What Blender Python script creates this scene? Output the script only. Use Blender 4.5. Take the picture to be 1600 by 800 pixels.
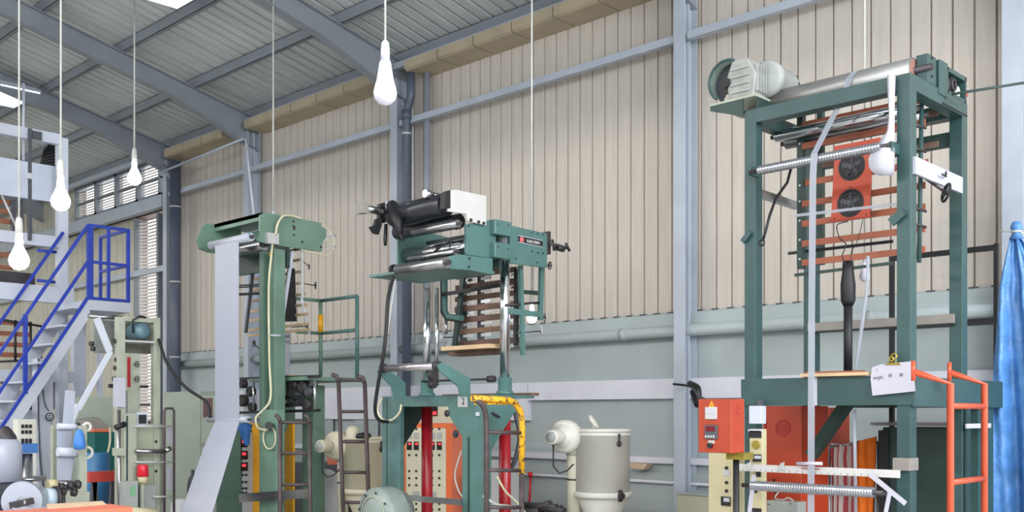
import bpy, math, random
from mathutils import Vector, Matrix
random.seed(7)
for o in list(bpy.data.objects): bpy.data.objects.remove(o)
SC = bpy.context.scene
COL = SC.collection
V = Vector
PI = math.pi
# ------------------------------------------------------------------ camera
FPX = 1610.0; HY = 645.0; EYE = 1.65
F2 = (0.7159, 0.6982); R2 = (0.6982, -0.7159)
cam_d = bpy.data.cameras.new('camera'); cam = bpy.data.objects.new('camera', cam_d); COL.objects.link(cam)
cam.location = (0, 0, EYE)
cam.rotation_euler = (PI/2, 0, math.atan2(F2[1], F2[0]) - PI/2)
cam_d.sensor_width = 36.0; cam_d.lens = FPX/1600*36.0
cam_d.shift_y = (HY-400)/1600.0
cam_d.clip_start = 0.05; cam_d.clip_end = 200
SC.camera = cam
# ------------------------------------------------------------------ world and exposure
w = bpy.data.worlds.new('world'); SC.world = w; w.use_nodes = True
bg = w.node_tree.nodes['Background']
bg.inputs[0].default_value = (0.90, 0.95, 1.0, 1); bg.inputs[1].default_value = 3.6
SC.view_settings.view_transform = 'Standard'; SC.view_settings.look = 'None'
SC.view_settings.gamma = 1.0; SC.view_settings.use_curve_mapping = False
SC.view_settings.exposure = 0.0
# row of unseen area lights, added out of frame to light the hall
for i, (lx, ly, ln) in enumerate([(0.6, -1.5, 3.5), (0.6, 3.0, 3.5), (0.6, 7.5, 3.5), (0.6, 12.0, 3.5), (0.6, 16.5, 3.5), (0.6, 22.0, 3.5)]):
    ld = bpy.data.lights.new('aisle_fill', 'AREA'); ld.shape = 'RECTANGLE'; ld.size = 0.35; ld.size_y = ln
    ld.energy = 95*ln/3.5; ld.color = (1.0, 0.97, 0.93)
    lo = bpy.data.objects.new('aisle_fill', ld); COL.objects.link(lo); lo.location = (lx, ly, 5.15)
ld = bpy.data.lights.new('side_fill', 'AREA'); ld.shape = 'RECTANGLE'; ld.size = 4.0; ld.size_y = .5; ld.energy = 400; ld.color = (0.96, 0.98, 1.0)  # unseen light, added to brighten the near-side faces of the machines
lo = bpy.data.objects.new('side_fill', ld); COL.objects.link(lo); lo.location = (4.5, -4.0, 5.3); lo.rotation_euler = (math.radians(55), 0, 0)
# unseen strip light added for the wall, its skirt cuts it off up high
ld = bpy.data.lights.new('wall_fill', 'AREA'); ld.shape = 'RECTANGLE'; ld.size = 0.03; ld.size_y = 30; ld.energy = 720; ld.color = (1.0, 0.965, 0.925)
lo = bpy.data.objects.new('wall_fill', ld); COL.objects.link(lo); lo.location = (-3.0, 10, 6.9); lo.rotation_euler = (0, -math.radians(52), 0)
# ------------------------------------------------------------------ pixel to world helpers (1600 x 800)
def _d(px):
    u = (px-800)/FPX
    return F2[0]+R2[0]*u, F2[1]+R2[1]*u
def Yx(px, X): a, b = _d(px); return X*b/a
def Xy(px, Y): a, b = _d(px); return Y*a/b
def zt(py, t): return EYE+(HY-py)/FPX*t
def fx(px, py, X): a, b = _d(px); t = X/a; return V((X, t*b, zt(py, t)))
def fy(px, py, Y): a, b = _d(px); t = Y/b; return V((t*a, Y, zt(py, t)))
def at(px, py, t): a, b = _d(px); return V((t*a, t*b, zt(py, t)))
# ------------------------------------------------------------------ materials
def lin(c): return tuple(((x/255/12.92) if x/255 <= .04045 else ((x/255+.055)/1.055)**2.4) for x in c)
MATS = {}
def mat(name, rgb, rough=.5, metal=0., var=.08, scale=6., bump=.0, chips=0., chipc=(60, 50, 45), trans=0., alpha=1., emit=0., stretch=(1, 1, 1), aniso=False):
    if name in MATS: return MATS[name]
    m = bpy.data.materials.new(name); m.use_nodes = True; nt = m.node_tree; N = nt.nodes; L = nt.links
    b = N['Principled BSDF']; c = lin(rgb)
    b.inputs['Roughness'].default_value = rough; b.inputs['Metallic'].default_value = metal
    b.inputs['Transmission Weight'].default_value = trans
    b.inputs['Alpha'].default_value = alpha
    tc = N.new('ShaderNodeTexCoord'); mp = N.new('ShaderNodeMapping'); mp.inputs['Scale'].default_value = stretch
    L.new(tc.outputs['Object'], mp.inputs['Vector'])
    n = N.new('ShaderNodeTexNoise'); n.inputs['Scale'].default_value = scale; n.inputs['Detail'].default_value = 6
    L.new(mp.outputs[0], n.inputs['Vector'])
    r = N.new('ShaderNodeValToRGB'); r.color_ramp.elements[0].position = .3; r.color_ramp.elements[1].position = .7
    r.color_ramp.elements[0].color = tuple(max(0, x*(1-var*1.6)) for x in c)+(1,)
    r.color_ramp.elements[1].color = tuple(min(1, x*(1+var)) for x in c)+(1,)
    L.new(n.outputs['Fac'], r.inputs['Fac']); last = r.outputs['Color']
    if chips > 0:
        n2 = N.new('ShaderNodeTexNoise'); n2.inputs['Scale'].default_value = scale*5; n2.inputs['Detail'].default_value = 8; n2.inputs['Roughness'].default_value = .7
        L.new(tc.outputs['Object'], n2.inputs['Vector'])
        r2 = N.new('ShaderNodeValToRGB'); r2.color_ramp.elements[0].position = .74-chips; r2.color_ramp.elements[1].position = .77-chips
        L.new(n2.outputs['Fac'], r2.inputs['Fac'])
        mx = N.new('ShaderNodeMix'); mx.data_type = 'RGBA'; mx.inputs[7].default_value = lin(chipc)+(1,)
        L.new(r2.outputs['Color'], mx.inputs[0]); L.new(last, mx.inputs[6]); last = mx.outputs[2]
    L.new(last, b.inputs['Base Color'])
    if bump > 0:
        bp = N.new('ShaderNodeBump'); bp.inputs['Strength'].default_value = bump; bp.inputs['Distance'].default_value = .02
        L.new(n.outputs['Fac'], bp.inputs['Height']); L.new(bp.outputs[0], b.inputs['Normal'])
    if emit > 0:
        b.inputs['Emission Color'].default_value = c+(1,); b.inputs['Emission Strength'].default_value = emit
    MATS[name] = m; return m
CLAD = mat('cladding', (202, 193, 183), .55, 0, .05, 3, stretch=(1, 6, .5), chips=.0)
CLADL = mat('cladding_pale', (198, 194, 180), .55, 0, .06, 3)
GAP = mat('panel_gap', (92, 74, 64), .8)
LOW = mat('grey_blue_wall', (172, 182, 183), .6, 0, .06, 1.5, chips=.0)
WSTR = mat('white_strip', (224, 224, 234), .5, 0, .03, 4)
STEEL = mat('painted_steel', (178, 186, 198), .45, 0, .05, 3)
STEELD = mat('rafter_steel', (138, 144, 152), .5, 0, .07, 2)
PIPE = mat('downpipe', (82, 90, 106), .4, 0, .08, 4)
GREYP = mat('grey_pipe', (140, 146, 156), .4, 0, .08, 4)
ROOF = mat('roof_sheet', (208, 212, 212), .5, .1, .07, 2, stretch=(.4, 3, 1))
GUT = mat('gutter_beige', (178, 164, 140), .5, 0, .08, 3)
CONC = mat('concrete', (178, 178, 174), .7, 0, .12, 1.2)
GRN = mat('machine_green', (80, 116, 112), .42, 0, .10, 5, chips=.03, chipc=(120, 130, 122))
GRNT = mat('tower_green', (50, 78, 78), .42, 0, .10, 5, chips=.03, chipc=(100, 120, 114))
GRNW = mat('machine_green_worn', (76, 108, 106), .42, 0, .16, 6, chips=.12, chipc=(104, 70, 66))
GRNL = mat('left_machine_green', (106, 136, 120), .42, 0, .10, 4, chips=.03, chipc=(90, 80, 70))
GRND = mat('dark_green', (40, 62, 58), .45, 0, .12, 5, chips=.02)
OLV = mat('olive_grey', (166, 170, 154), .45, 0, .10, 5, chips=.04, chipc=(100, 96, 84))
CREAM = mat('cream_paint', (216, 214, 204), .45, 0, .05, 4, chips=.0)
BEI = mat('cabinet_beige', (196, 186, 150), .5, 0, .05, 4)
CRMP = mat('panel_cream', (220, 214, 190), .5, 0, .04, 4)
ORG = mat('cabinet_orange', (182, 66, 38), .4, 0, .08, 3, chips=.03, chipc=(230, 150, 120))
ORL = mat('ladder_orange', (196, 80, 50), .38, 0, .07, 6, chips=.03, chipc=(200, 150, 120))
ORGP = mat('panel_orange', (236, 116, 62), .45, 0, .06, 4)
SATIN = mat('satin_roll', (158, 157, 155), .42, .7, .05, 6)
BARG = mat('brown_grey_bar', (140, 134, 128), .5, 0, .08, 5)
SAL = mat('orange_side', (226, 120, 90), .45, 0, .10, 3)
BLK = mat('black', (26, 26, 30), .5, 0, .1, 8)
RUB = mat('black_roll', (38, 40, 48), .28, 0, .1, 8, bump=.1)
CHR = mat('chrome', (214, 216, 222), .13, 1., .04, 6)
STL = mat('steel_roll', (172, 172, 174), .28, 1., .08, 8)
SCREW = mat('grooved_steel', (176, 178, 186), .3, .85, .08, 10)
IRON = mat('dark_iron', (70, 66, 68), .5, .5, .2, 8)
RUST = mat('rusty_tube', (82, 70, 72), .5, .2, .2, 10, chips=.05, chipc=(120, 80, 60))
WOOD = mat('wood_slat', (150, 92, 66), .6, 0, .2, 4, stretch=(1, 1, 8), bump=.1)
WOODO = mat('orange_slat', (158, 90, 66), .6, 0, .15, 4)
WOODD = mat('brown_slat', (112, 84, 72), .6, 0, .25, 5)
WOODL = mat('pale_wood', (206, 176, 138), .6, 0, .12, 4)
BLU = mat('rail_blue', (30, 58, 168), .4, 0, .08, 5)
BLUM = mat('beam_blue', (38, 98, 166), .45, 0, .1, 4)
WHT = mat('white_paint', (196, 201, 214), .45, 0, .04, 3)
WHTC = mat('white_chipped', (200, 197, 195), .5, 0, .04, 6, chips=.07, chipc=(50, 44, 42))
FILM = mat('white_film', (166, 171, 186), .35, 0, .03, 2)
FILMT = mat('clear_film', (172, 178, 190), .3, 0, .03, 2, alpha=.6)
BAG = mat('white_bag', (186, 186, 196), .45, 0, .05, 12, bump=.5)
MOT = mat('motor_grey', (160, 164, 160), .45, 0, .08, 8, chips=.03, chipc=(100, 100, 96))
MOTB = mat('motor_blue', (96, 128, 140), .4, .1, .1, 8)
YEL = mat('yellow', (228, 164, 24), .45, 0, .07, 6)
YELW = mat('yellow_worn', (226, 168, 30), .45, 0, .1, 6, chips=.2, chipc=(74, 52, 48))
RED = mat('post_red', (160, 26, 36), .3, 0, .12, 5)
REDB = mat('beam_red', (196, 66, 56), .5, 0, .1, 5)
REDL = mat('beacon_red', (214, 34, 52), .3, 0, .05, 5)
DRUM = mat('drum_blue', (58, 120, 172), .4, 0, .06, 5)
BOX = mat('cardboard', (205, 178, 150), .7, 0, .08, 5)
PAP = mat('paper', (184, 182, 194), .6, 0, .02, 5)
INK = mat('ink', (50, 46, 60), .7)
INKW = mat('white_ink', (235, 235, 235), .6)
LEDR = mat('red_digits', (255, 50, 60), .4, emit=2.0)
SILV = mat('silver_label', (196, 196, 196), .4, .3, .05, 6)
CORD = mat('white_cord', (196, 196, 190), .5)
CORDC = mat('cream_hose', (214, 208, 176), .4)
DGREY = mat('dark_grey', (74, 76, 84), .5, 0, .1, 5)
PGRN = mat('pale_green_cabinet', (168, 180, 166), .5, 0, .05, 3)
TEAL = mat('teal_bin', (22, 96, 92), .45, 0, .1, 4)
CLOTHO = mat('orange_cloth', (240, 122, 30), .8, 0, .08, 12, bump=.3)
TARP = mat('blue_tarp', (84, 138, 200), .36, 0, .14, 9, bump=1.0)
GLOVE = mat('blue_glove', (70, 134, 214), .5, 0, .1, 10)
BULB = mat('bulb_glass', (205, 204, 216), .25, 0, .01, 2, emit=.04)
BULBL = mat('bulb_lit', (246, 250, 255), .3, 0, .01, 2, emit=14.)
SKYL = mat('rooflight', (236, 242, 255), .4, 0, .01, 2, emit=5.)
SLAT = mat('louvre_slat', (206, 198, 192), .5, 0, .05, 3)
GOLD = mat('yellow_chromate', (170, 150, 66), .35, .6, .2, 8)
SACK = mat('white_sack', (224, 224, 228), .6, 0, .08, 5, bump=.6)
def cloth_mat():
    m = mat('striped_cloth', (214, 96, 100), .8, 0, .1, 8); nt = m.node_tree; b = nt.nodes['Principled BSDF']
    wv = nt.nodes.new('ShaderNodeTexWave'); wv.inputs['Scale'].default_value = 5.5; wv.bands_direction = 'Y'; wv.inputs['Distortion'].default_value = 1.5
    tc = nt.nodes.new('ShaderNodeTexCoord'); nt.links.new(tc.outputs['Object'], wv.inputs['Vector'])
    r = nt.nodes.new('ShaderNodeValToRGB'); r.color_ramp.elements[0].color = lin((206, 92, 100))+(1,); r.color_ramp.elements[1].color = lin((232, 222, 218))+(1,)
    r.color_ramp.elements[0].position = .45; r.color_ramp.elements[1].position = .6
    nt.links.new(wv.outputs['Fac'], r.inputs['Fac']); nt.links.new(r.outputs['Color'], b.inputs['Base Color']); return m
STRIPE = cloth_mat()
# ------------------------------------------------------------------ mesh builder
class MB:
    def __init__(s): s.v = []; s.f = []; s.s = []
    def add(s, vs, fs, sm=False):
        o = len(s.v); s.v += [V(p) for p in vs]
        for f in fs:
            s.f.append([i+o for i in f]); s.s.append(sm)
        return s
    def box(s, x0, x1, y0, y1, z0, z1):
        x0, x1 = sorted((x0, x1)); y0, y1 = sorted((y0, y1)); z0, z1 = sorted((z0, z1))
        return s.add([(x0, y0, z0), (x1, y0, z0), (x1, y1, z0), (x0, y1, z0), (x0, y0, z1), (x1, y0, z1), (x1, y1, z1), (x0, y1, z1)],
                     [(0, 3, 2, 1), (4, 5, 6, 7), (0, 1, 5, 4), (1, 2, 6, 5), (2, 3, 7, 6), (3, 0, 4, 7)])
    def beam(s, a, b, w, h, up=None):
        a = V(a); b = V(b); d = (b-a).normalized(); up = V(up) if up is not None else (V((0, 0, 1)) if abs(d.z) < .95 else V((1, 0, 0)))
        r = d.cross(up).normalized(); u = r.cross(d).normalized(); r = r*w/2; u = u*h/2
        return s.add([a-r-u, a+r-u, a+r+u, a-r+u, b-r-u, b+r-u, b+r+u, b-r+u], [(0, 1, 2, 3), (7, 6, 5, 4), (0, 4, 5, 1), (1, 5, 6, 2), (2, 6, 7, 3), (3, 7, 4, 0)])
    def tube(s, pts, r, n=10, cap=True, smooth=True):
        pts = [V(p) for p in pts]; rs = r if isinstance(r, (list, tuple)) else [r]*len(pts)
        d0 = (pts[1]-pts[0]).normalized(); ref = V((0, 0, 1)) if abs(d0.z) < .9 else V((1, 0, 0))
        a = d0.cross(ref).normalized(); vs = []
        for i, p in enumerate(pts):
            d = (pts[min(i+1, len(pts)-1)]-pts[max(i-1, 0)]).normalized()
            a = (a-d*a.dot(d)).normalized(); b = d.cross(a)
            for k in range(n):
                t = 2*PI*k/n; vs.append(p+(a*math.cos(t)+b*math.sin(t))*rs[i])
        fs = [(i*n+k, i*n+(k+1) % n, (i+1)*n+(k+1) % n, (i+1)*n+k) for i in range(len(pts)-1) for k in range(n)]
        o = len(s.v); s.add(vs, fs, smooth)
        if cap:
            s.f.append([o+k for k in range(n)][::-1]); s.s.append(False)
            s.f.append([o+(len(pts)-1)*n+k for k in range(n)]); s.s.append(False)
        return s
    def cyl(s, a, b, r, n=16, r2=None, cap=True): return s.tube([a, b], [r, r if r2 is None else r2], n, cap)
    def lathe(s, prof, o, ax=(0, 0, 1), n=24, smooth=True):     # prof: (radius, distance along axis)
        o = V(o); ax = V(ax).normalized(); ref = V((1, 0, 0)) if abs(ax.x) < .9 else V((0, 1, 0))
        a = ax.cross(ref).normalized(); b = ax.cross(a); vs = []
        for (r, h) in prof:
            for k in range(n):
                t = 2*PI*k/n; vs.append(o+ax*h+(a*math.cos(t)+b*math.sin(t))*max(r, 1e-4))
        fs = [(i*n+k, i*n+(k+1) % n, (i+1)*n+(k+1) % n, (i+1)*n+k) for i in range(len(prof)-1) for k in range(n)]
        return s.add(vs, fs, smooth)
    def prism(s, poly, ext):
        n = len(poly); e = V(ext); vs = [V(p) for p in poly]+[V(p)+e for p in poly]
        return s.add(vs, [tuple(range(n))[::-1], tuple(range(n, 2*n))]+[(i, (i+1) % n, n+(i+1) % n, n+i) for i in range(n)])
    def grid(s, rows, smooth=True, thick=0, nrm=(1, 0, 0)):
        m = len(rows[0]); vs = [p for r in rows for p in r]; n = len(rows)
        fs = [(i*m+j, i*m+j+1, (i+1)*m+j+1, (i+1)*m+j) for i in range(n-1) for j in range(m-1)]
        s.add(vs, fs, smooth)
        if thick: s.add([V(p)+V(nrm)*thick for p in vs], [f[::-1] for f in fs], smooth)
        return s
    def ring(s, c, ax, R, r, n=20, m=8, a0=0, a1=2*PI):
        c = V(c); ax = V(ax).normalized(); ref = V((0, 0, 1)) if abs(ax.z) < .9 else V((1, 0, 0)); a = ax.cross(ref).normalized(); b = ax.cross(a)
        pts = [c+(a*math.cos(a0+(a1-a0)*i/n)+b*math.sin(a0+(a1-a0)*i/n))*R for i in range(n+1)]
        return s.tube(pts, r, m, cap=False)
def world_loc(o):
    l = V((0, 0, 0))
    while o: l = l+V(o.location); o = o.parent
    return l
PN_ = [0]
def part(name, mb, m, parent=None, bevel=0):
    off = world_loc(parent) if parent else V((0, 0, 0))
    PN_[0] += 1
    if mb.v:                       # fractions of a millimetre, so that no two welded faces lie in one plane
        sp = max(max(p[i] for p in mb.v)-min(p[i] for p in mb.v) for i in range(3))
        if sp > .12 and len(mb.v) < 400:
            e = (PN_[0] % 9)*.00028; off = off+V((e, e*.9, e*.7))
    me = bpy.data.meshes.new(name); me.from_pydata([tuple(p-off) for p in mb.v], [], mb.f); me.update()
    me.polygons.foreach_set('use_smooth', mb.s); me.materials.append(m)
    o = bpy.data.objects.new(name, me); COL.objects.link(o)
    if parent: o.parent = parent
    if bevel:
        b = o.modifiers.new('bevel', 'BEVEL'); b.width = bevel; b.segments = 2; b.limit_method = 'ANGLE'
    return o
def tag(o, label, cat, group=None, kind=None):
    o['label'] = label; o['category'] = cat
    if group: o['group'] = group
    if kind: o['kind'] = kind
    return o
def thing(name, label, cat, loc=(0, 0, 0), group=None):
    o = bpy.data.objects.new(name, None); COL.objects.link(o); o.location = loc; o.empty_display_size = .1
    return tag(o, label, cat, group)
def single(name, mb, m, label, cat, group=None, bevel=0):
    c = V((0, 0, 0)); xs = [p.x for p in mb.v]; ys = [p.y for p in mb.v]; zs = [p.z for p in mb.v]
    c = V(((min(xs)+max(xs))/2, (min(ys)+max(ys))/2, min(zs)))
    me = bpy.data.meshes.new(name); me.from_pydata([tuple(p-c) for p in mb.v], [], mb.f); me.update()
    me.polygons.foreach_set('use_smooth', mb.s); me.materials.append(m)
    o = bpy.data.objects.new(name, me); COL.objects.link(o); o.location = c
    if bevel:
        b = o.modifiers.new('bevel', 'BEVEL'); b.width = bevel; b.segments = 2; b.limit_method = 'ANGLE'
    return tag(o, label, cat, group)
def struct(name, mb, m, parent=None):
    o = part(name, mb, m, parent)
    if not parent: o['kind'] = 'structure'
    return o
def lettering(name, s, m, parent, c, right, up, size, xscale=1., align='CENTER'):
    cu = bpy.data.curves.new(name, 'FONT'); cu.body = s; cu.size = size; cu.align_x = align; cu.align_y = 'CENTER'; cu.extrude = .0006; cu.resolution_u = 2
    to = bpy.data.objects.new('tmp', cu); COL.objects.link(to); bpy.context.view_layer.update()
    me = bpy.data.meshes.new_from_object(to.evaluated_get(bpy.context.evaluated_depsgraph_get()))
    bpy.data.objects.remove(to); bpy.data.curves.remove(cu)
    r = V(right).normalized()*xscale; u = V(up).normalized(); nn = r.cross(u).normalized(); c = V(c); off = world_loc(parent)
    for v in me.vertices: v.co = c+r*v.co.x+u*v.co.y+nn*v.co.z-off
    me.materials.clear(); me.materials.append(m)
    o = bpy.data.objects.new(name, me); COL.objects.link(o); o.parent = parent; return o
MY = V((0, -1, 0)); MX = V((-1, 0, 0)); UZ = V((0, 0, 1)); UX = V((1, 0, 0)); UY = V((0, 1, 0))
def roller(parent, a, b, r, m, name='roller', shaft=.0, jm=None):
    a = V(a); b = V(b); d = (b-a).normalized()
    o = part(name, MB().cyl(a, b, r, 22), m, parent)
    part('shaft', MB().cyl(a-d*(.04+shaft), b+d*(.04+shaft), r*.4, 12), jm or IRON, o)
    return o
def screw_roller(parent, a, b, r, pitch, name='grooved_roller'):
    a = V(a); b = V(b); d = b-a; L = d.length; n = int(L/pitch); prof = []
    for i in range(n):
        h = i*pitch; prof += [(r*.93, h), (r, h+pitch*.25), (r, h+pitch*.7), (r*.93, h+pitch*.95)]
    prof = [(0, 0)]+prof+[(0, n*pitch)]
    o = part(name, MB().lathe(prof, a, d, 18, False), SCREW, parent)
    part('shaft', MB().cyl(a-d.normalized()*.06, b+d.normalized()*.06, r*.45, 10), IRON, o)
    return o
def handwheel(parent, c, ax, R, m=BLK, name='handwheel', rod=None):
    c = V(c); ax = V(ax).normalized(); mb = MB().ring(c, ax, R, R*.16, 20, 8)
    ref = V((0, 0, 1)) if abs(ax.z) < .9 else V((1, 0, 0)); a = ax.cross(ref).normalized(); b = ax.cross(a)
    for k in range(3):
        t = 2*PI*k/3+.4; mb.cyl(c, c+(a*math.cos(t)+b*math.sin(t))*R, R*.11, 6)
    mb.cyl(c-ax*R*.25, c+ax*R*.25, R*.25, 10)
    o = part(name, mb, m, parent)
    if rod: part('rod', MB().cyl(c, rod, R*.16, 8), IRON, o)
    return o
def bolts(parent, pts, ax, r=.008, m=IRON):
    for p in pts: part('bolt', MB().cyl(V(p), V(p)+V(ax)*r*.9, r, 6), m, parent)
def ladder(name, label, A0, A1, B0, B1, zs, r, m, rungm=None, hook=None, cat='ladder', rr=None):
    """two stiles A (A0 bottom, A1 top) and B; rungs at heights zs"""
    A0, A1, B0, B1 = V(A0), V(A1), V(B0), V(B1)
    t = thing(name, label, cat, (A0+B0)/2)
    for a, b in ((A0, A1), (B0, B1)):
        pts = [a, b]+([b+V(h) for h in hook] if hook else [])
        part('stile', MB().tube(pts, r, 10), m, t)
    for z in zs:
        k = (z-A0.z)/(A1.z-A0.z); part('rung', MB().cyl(A0.lerp(A1, k), B0.lerp(B1, (z-B0.z)/(B1.z-B0.z)), rr or r*.85, 10), rungm or m, t)
    return t
def cord(name, label, pts, r, m, cat='cable', parent=None, sub=6):
    P = [V(p) for p in pts]
    if len(P) > 2:
        Q = []
        for i in range(len(P)-1):
            p0 = P[max(i-1, 0)]; p1 = P[i]; p2 = P[i+1]; p3 = P[min(i+2, len(P)-1)]
            for k in range(sub):
                t = k/sub
                Q.append(.5*((2*p1)+(p2-p0)*t+(2*p0-5*p1+4*p2-p3)*t*t+(3*p1-p0-3*p2+p3)*t**3))
        Q.append(P[-1]); P = Q
    mb = MB().tube(P, r, 8)
    if parent: return part(name, mb, m, parent)
    return single(name, mb, m, label, cat)
# ------------------------------------------------------------------ the hall
WX = 9.0; COLY = {'A': Yx(259, 8.75), 'B': Yx(386, 8.75), 'C': Yx(617, 8.75), 'D': Yx(1063, 8.75), 'E': Yx(1583, 8.75)}
def roofz(X): return 6.30+.233*(9-X)
struct('floor', MB().box(-12, 9.2, -9, 31, -.15, 0), CONC)
struct('wall_left', MB().box(-12.2, -12, -5, 31, 0, 4.4), CLADL)
wall = MB()
wall.box(9.05, 9.25, -3, 17.45, 0, 6.7)
wall.box(9.05, 9.25, 17.45, 31, 0, 1.5).box(9.05, 9.25, 18.75, 31, 1.5, 5.35).box(9.05, 9.25, 17.45, 31, 5.35, 5.62).box(9.05, 9.25, 17.45, 31, 6.3, 7).box(9.05, 9.25, 21.5, 31, 5.62, 6.3)
wall.box(9.05, 9.25, 17.45, 17.75, 1.5, 5.35)
WR = struct('wall_right', wall, GAP)
struct('wall_back', MB().box(-12.2, 9.25, 31, 31.2, 0, 9.5), CLADL)
# cladding sheets, one object per sheet
def clad(y0, y1, z0, z1, m):
    mb = MB(); g = .010
    sec = [(9.05, y0+g*.2), (9.0, y0+g), (9.0, y1-g), (9.05, y1-g*.2)]
    mb.prism([(x, y, z0) for x, y in sec], (0, 0, z1-z0))
    return part('wall_panel', mb, m, WR)
PW = .183; y = 2.2-PW*24
while y < 17.3:
    clad(y, y+PW, 2.71+random.uniform(-.004, .004), 6.5, CLAD); y += PW
y = 18.76
while y < 30.5:
    clad(y, y+.26, 1.2, 5.34, CLADL)
    if y > 21.3: clad(y, y+.26, 5.5, 6.7, CLADL)
    y += .26
# lower wall: render band, flashing, pipe and trunking strips
part('lower_wall', MB().box(8.97, 9.05, -2.4, 17.4, 0, 2.70), LOW, WR)
part('flashing', MB().prism([(8.97, -2.4, 2.71), (8.94, -2.4, 2.69), (8.91, -2.4, 2.56), (8.97, -2.4, 2.50)], (0, 19.8, 0)), LOW, WR)
cl = MB(); yy = 2.2  # dark boxes modelled for the drip shadows along the cladding's bottom edge
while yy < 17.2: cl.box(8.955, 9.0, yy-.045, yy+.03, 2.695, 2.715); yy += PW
part('shadow_dashes', cl, DGREY, WR)['kind'] = 'stuff'
part('wall_pipe', MB().tube([(8.87, -2.4, 2.50), (8.87, 17.3, 2.50)], .062, 16), LOW, WR)
for yy in (4.1, 6.9, 9.7, 12.5): part('pipe_collar', MB().cyl((8.87, yy, 2.5), (8.87, yy+.09, 2.5), .068, 16), LOW, WR)
part('white_band', MB().box(8.90, 8.97, 1.5, Yx(825, 8.9), 1.80, 2.01), WSTR, WR)
part('white_band', MB().box(8.90, 8.97, Yx(825, 8.9)+.01, 17.2, 1.56, 2.01), WSTR, WR)
part('white_trunking', MB().box(8.91, 8.97, 1.5, 14.0, 1.115, 1.18), WSTR, WR)
part('ledge_panel', MB().box(8.935, 8.97, 1.5, 14, .93, 1.02), LOW, WR)
part('conduit', MB().cyl((8.94, 1.5, .915), (8.94, 14, .915), .018, 8), WSTR, WR)
for a, b in ((480, 520), (553, 590)):
    part('window_recess', MB().box(8.925, 8.93, Yx(a, 8.92), Yx(b, 8.92), 1.15, 1.66), LOW, WR)
# columns
def hcol(Y, X=8.74, z1=6.1, wd=.13, dp=.2):
    mb = MB(); mb.box(X-.012, X, Y-wd/2, Y+wd/2, 0, z1).box(X, X+dp, Y-.005, Y+.005, 0, z1).box(X+dp, X+dp+.012, Y-wd/2, Y+wd/2, 0, z1)
    mb.box(X+dp*.5, X+dp*.62, Y-.04, Y-.005, 0, z1)
    return part('column', mb, STEEL, WR)
for k in 'ABCDE': hcol(COLY[k], wd=.135 if k != 'E' else .16)
# girts between columns
ks = ['A', 'B', 'C', 'D', 'E']
for a, b in (('A', 'B'), ('B', 'C'), ('C', 'D'), ('D', 'E')):
    y0 = COLY[b]; y1 = COLY[a]
    part('girt', MB().box(8.76, 8.84, y0+.07, y1-.07, 5.46, 5.54), STEEL, WR, .004)
part('girt', MB().box(8.76, 8.84, 1.0, COLY['E']-.08, 5.46, 5.54), STEEL, WR)
part('girt', MB().box(8.72, 8.84, COLY['A']+.1, 27, 5.30, 5.52), STEEL, WR)
part('girt', MB().box(8.86, 8.95, 17.2, 27, 4.2, 4.3), STEEL, WR)
# louvred windows beyond the last column
wy = [17.72, 18.62, 19.52, 20.42, 21.4]
for i in range(4):
    a, b = wy[i], wy[i+1]; fr = MB()
    fr.box(8.96, 9.1, a, a+.05, 5.62, 6.3).box(8.96, 9.1, b-.05, b, 5.62, 6.3).box(8.96, 9.1, a, b, 6.25, 6.3).box(8.96, 9.1, a, b, 5.62, 5.67).box(8.97, 9.05, a, b, 5.94, 5.97)
    W = struct('window_%d' % (i+1), fr, STEELD)
    sl = MB(); z = 5.68
    while z < 6.24: sl.beam((9.03, a+.04, z), (9.03, b-.04, z), .056, .006, (-.82, 0, .57)); z += .052
    part('slat', sl, SLAT, W)['kind'] = 'stuff'
fr = MB().box(8.95, 9.1, 17.75, 17.82, 1.5, 5.3).box(8.95, 9.1, 18.66, 18.72, 1.5, 5.3)
W = struct('window_5', fr, STEELD); sl = MB(); z = 1.53
while z < 5.28: sl.beam((9.03, 17.82, z), (9.03, 18.66, z), .064, .007, (-.82, 0, .57)); z += .062
part('slat', sl, SLAT, W)['kind'] = 'stuff'
# gutter boxes
y = 1.9
while y < 16.6:
    if not any(-.05 < COLY[k]-y < .7 for k in 'ABC'):
        part('gutter_section', MB().prism([(8.60, y+.01, 6.22), (8.60, y+.01, 6.11), (8.64, y+.01, 6.09), (9.0, y+.01, 6.09), (9.0, y+.01, 6.22)], (0, .63, 0)), GUT, WR)
    y += .65
# downpipes
def dpipe(pts, r, m): return part('downpipe', MB().tube(pts, r, 14), m, WR)
yc = Yx(635, 8.72)
dpipe([(8.72, yc, .2), (8.72, yc, 5.62), (8.72, yc-.06, 5.72), (8.72, yc-.09, 5.8), (8.72, yc-.09, 6.1)], .055, PIPE)
part('pipe_socket', MB().cyl((8.72, yc, 5.5), (8.72, yc, 5.62), .068, 14), PIPE, WR)
part('pipe_clamp', MB().cyl((8.72, yc, 5.3), (8.72, yc, 5.33), .062, 14), SILV, WR)
part('pipe_clamp', MB().cyl((8.72, yc, 4.2), (8.72, yc, 4.23), .062, 14), SILV, WR)
y2 = Yx(667, 8.86)
dpipe([(8.86, y2, 2.6), (8.86, y2, 6.1)], .045, GREYP)
part('conduit', MB().cyl((8.9, Yx(645, 8.9), 2.6), (8.9, Yx(645, 8.9), 5.7), .014, 8), WSTR, WR)
ya = Yx(274, 8.7)
dpipe([(8.7, ya, .2), (8.7, ya, 6.0)], .095, PIPE)
dpipe([(8.6, ya+.25, 5.95), (8.66, ya+.1, 5.75), (8.7, ya, 5.6)], .04, GREYP)
for z in (5.2, 3.9, 2.6): part('pipe_clamp', MB().cyl((8.7, ya, z), (8.7, ya, z+.025), .1, 14), SILV, WR)
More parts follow.
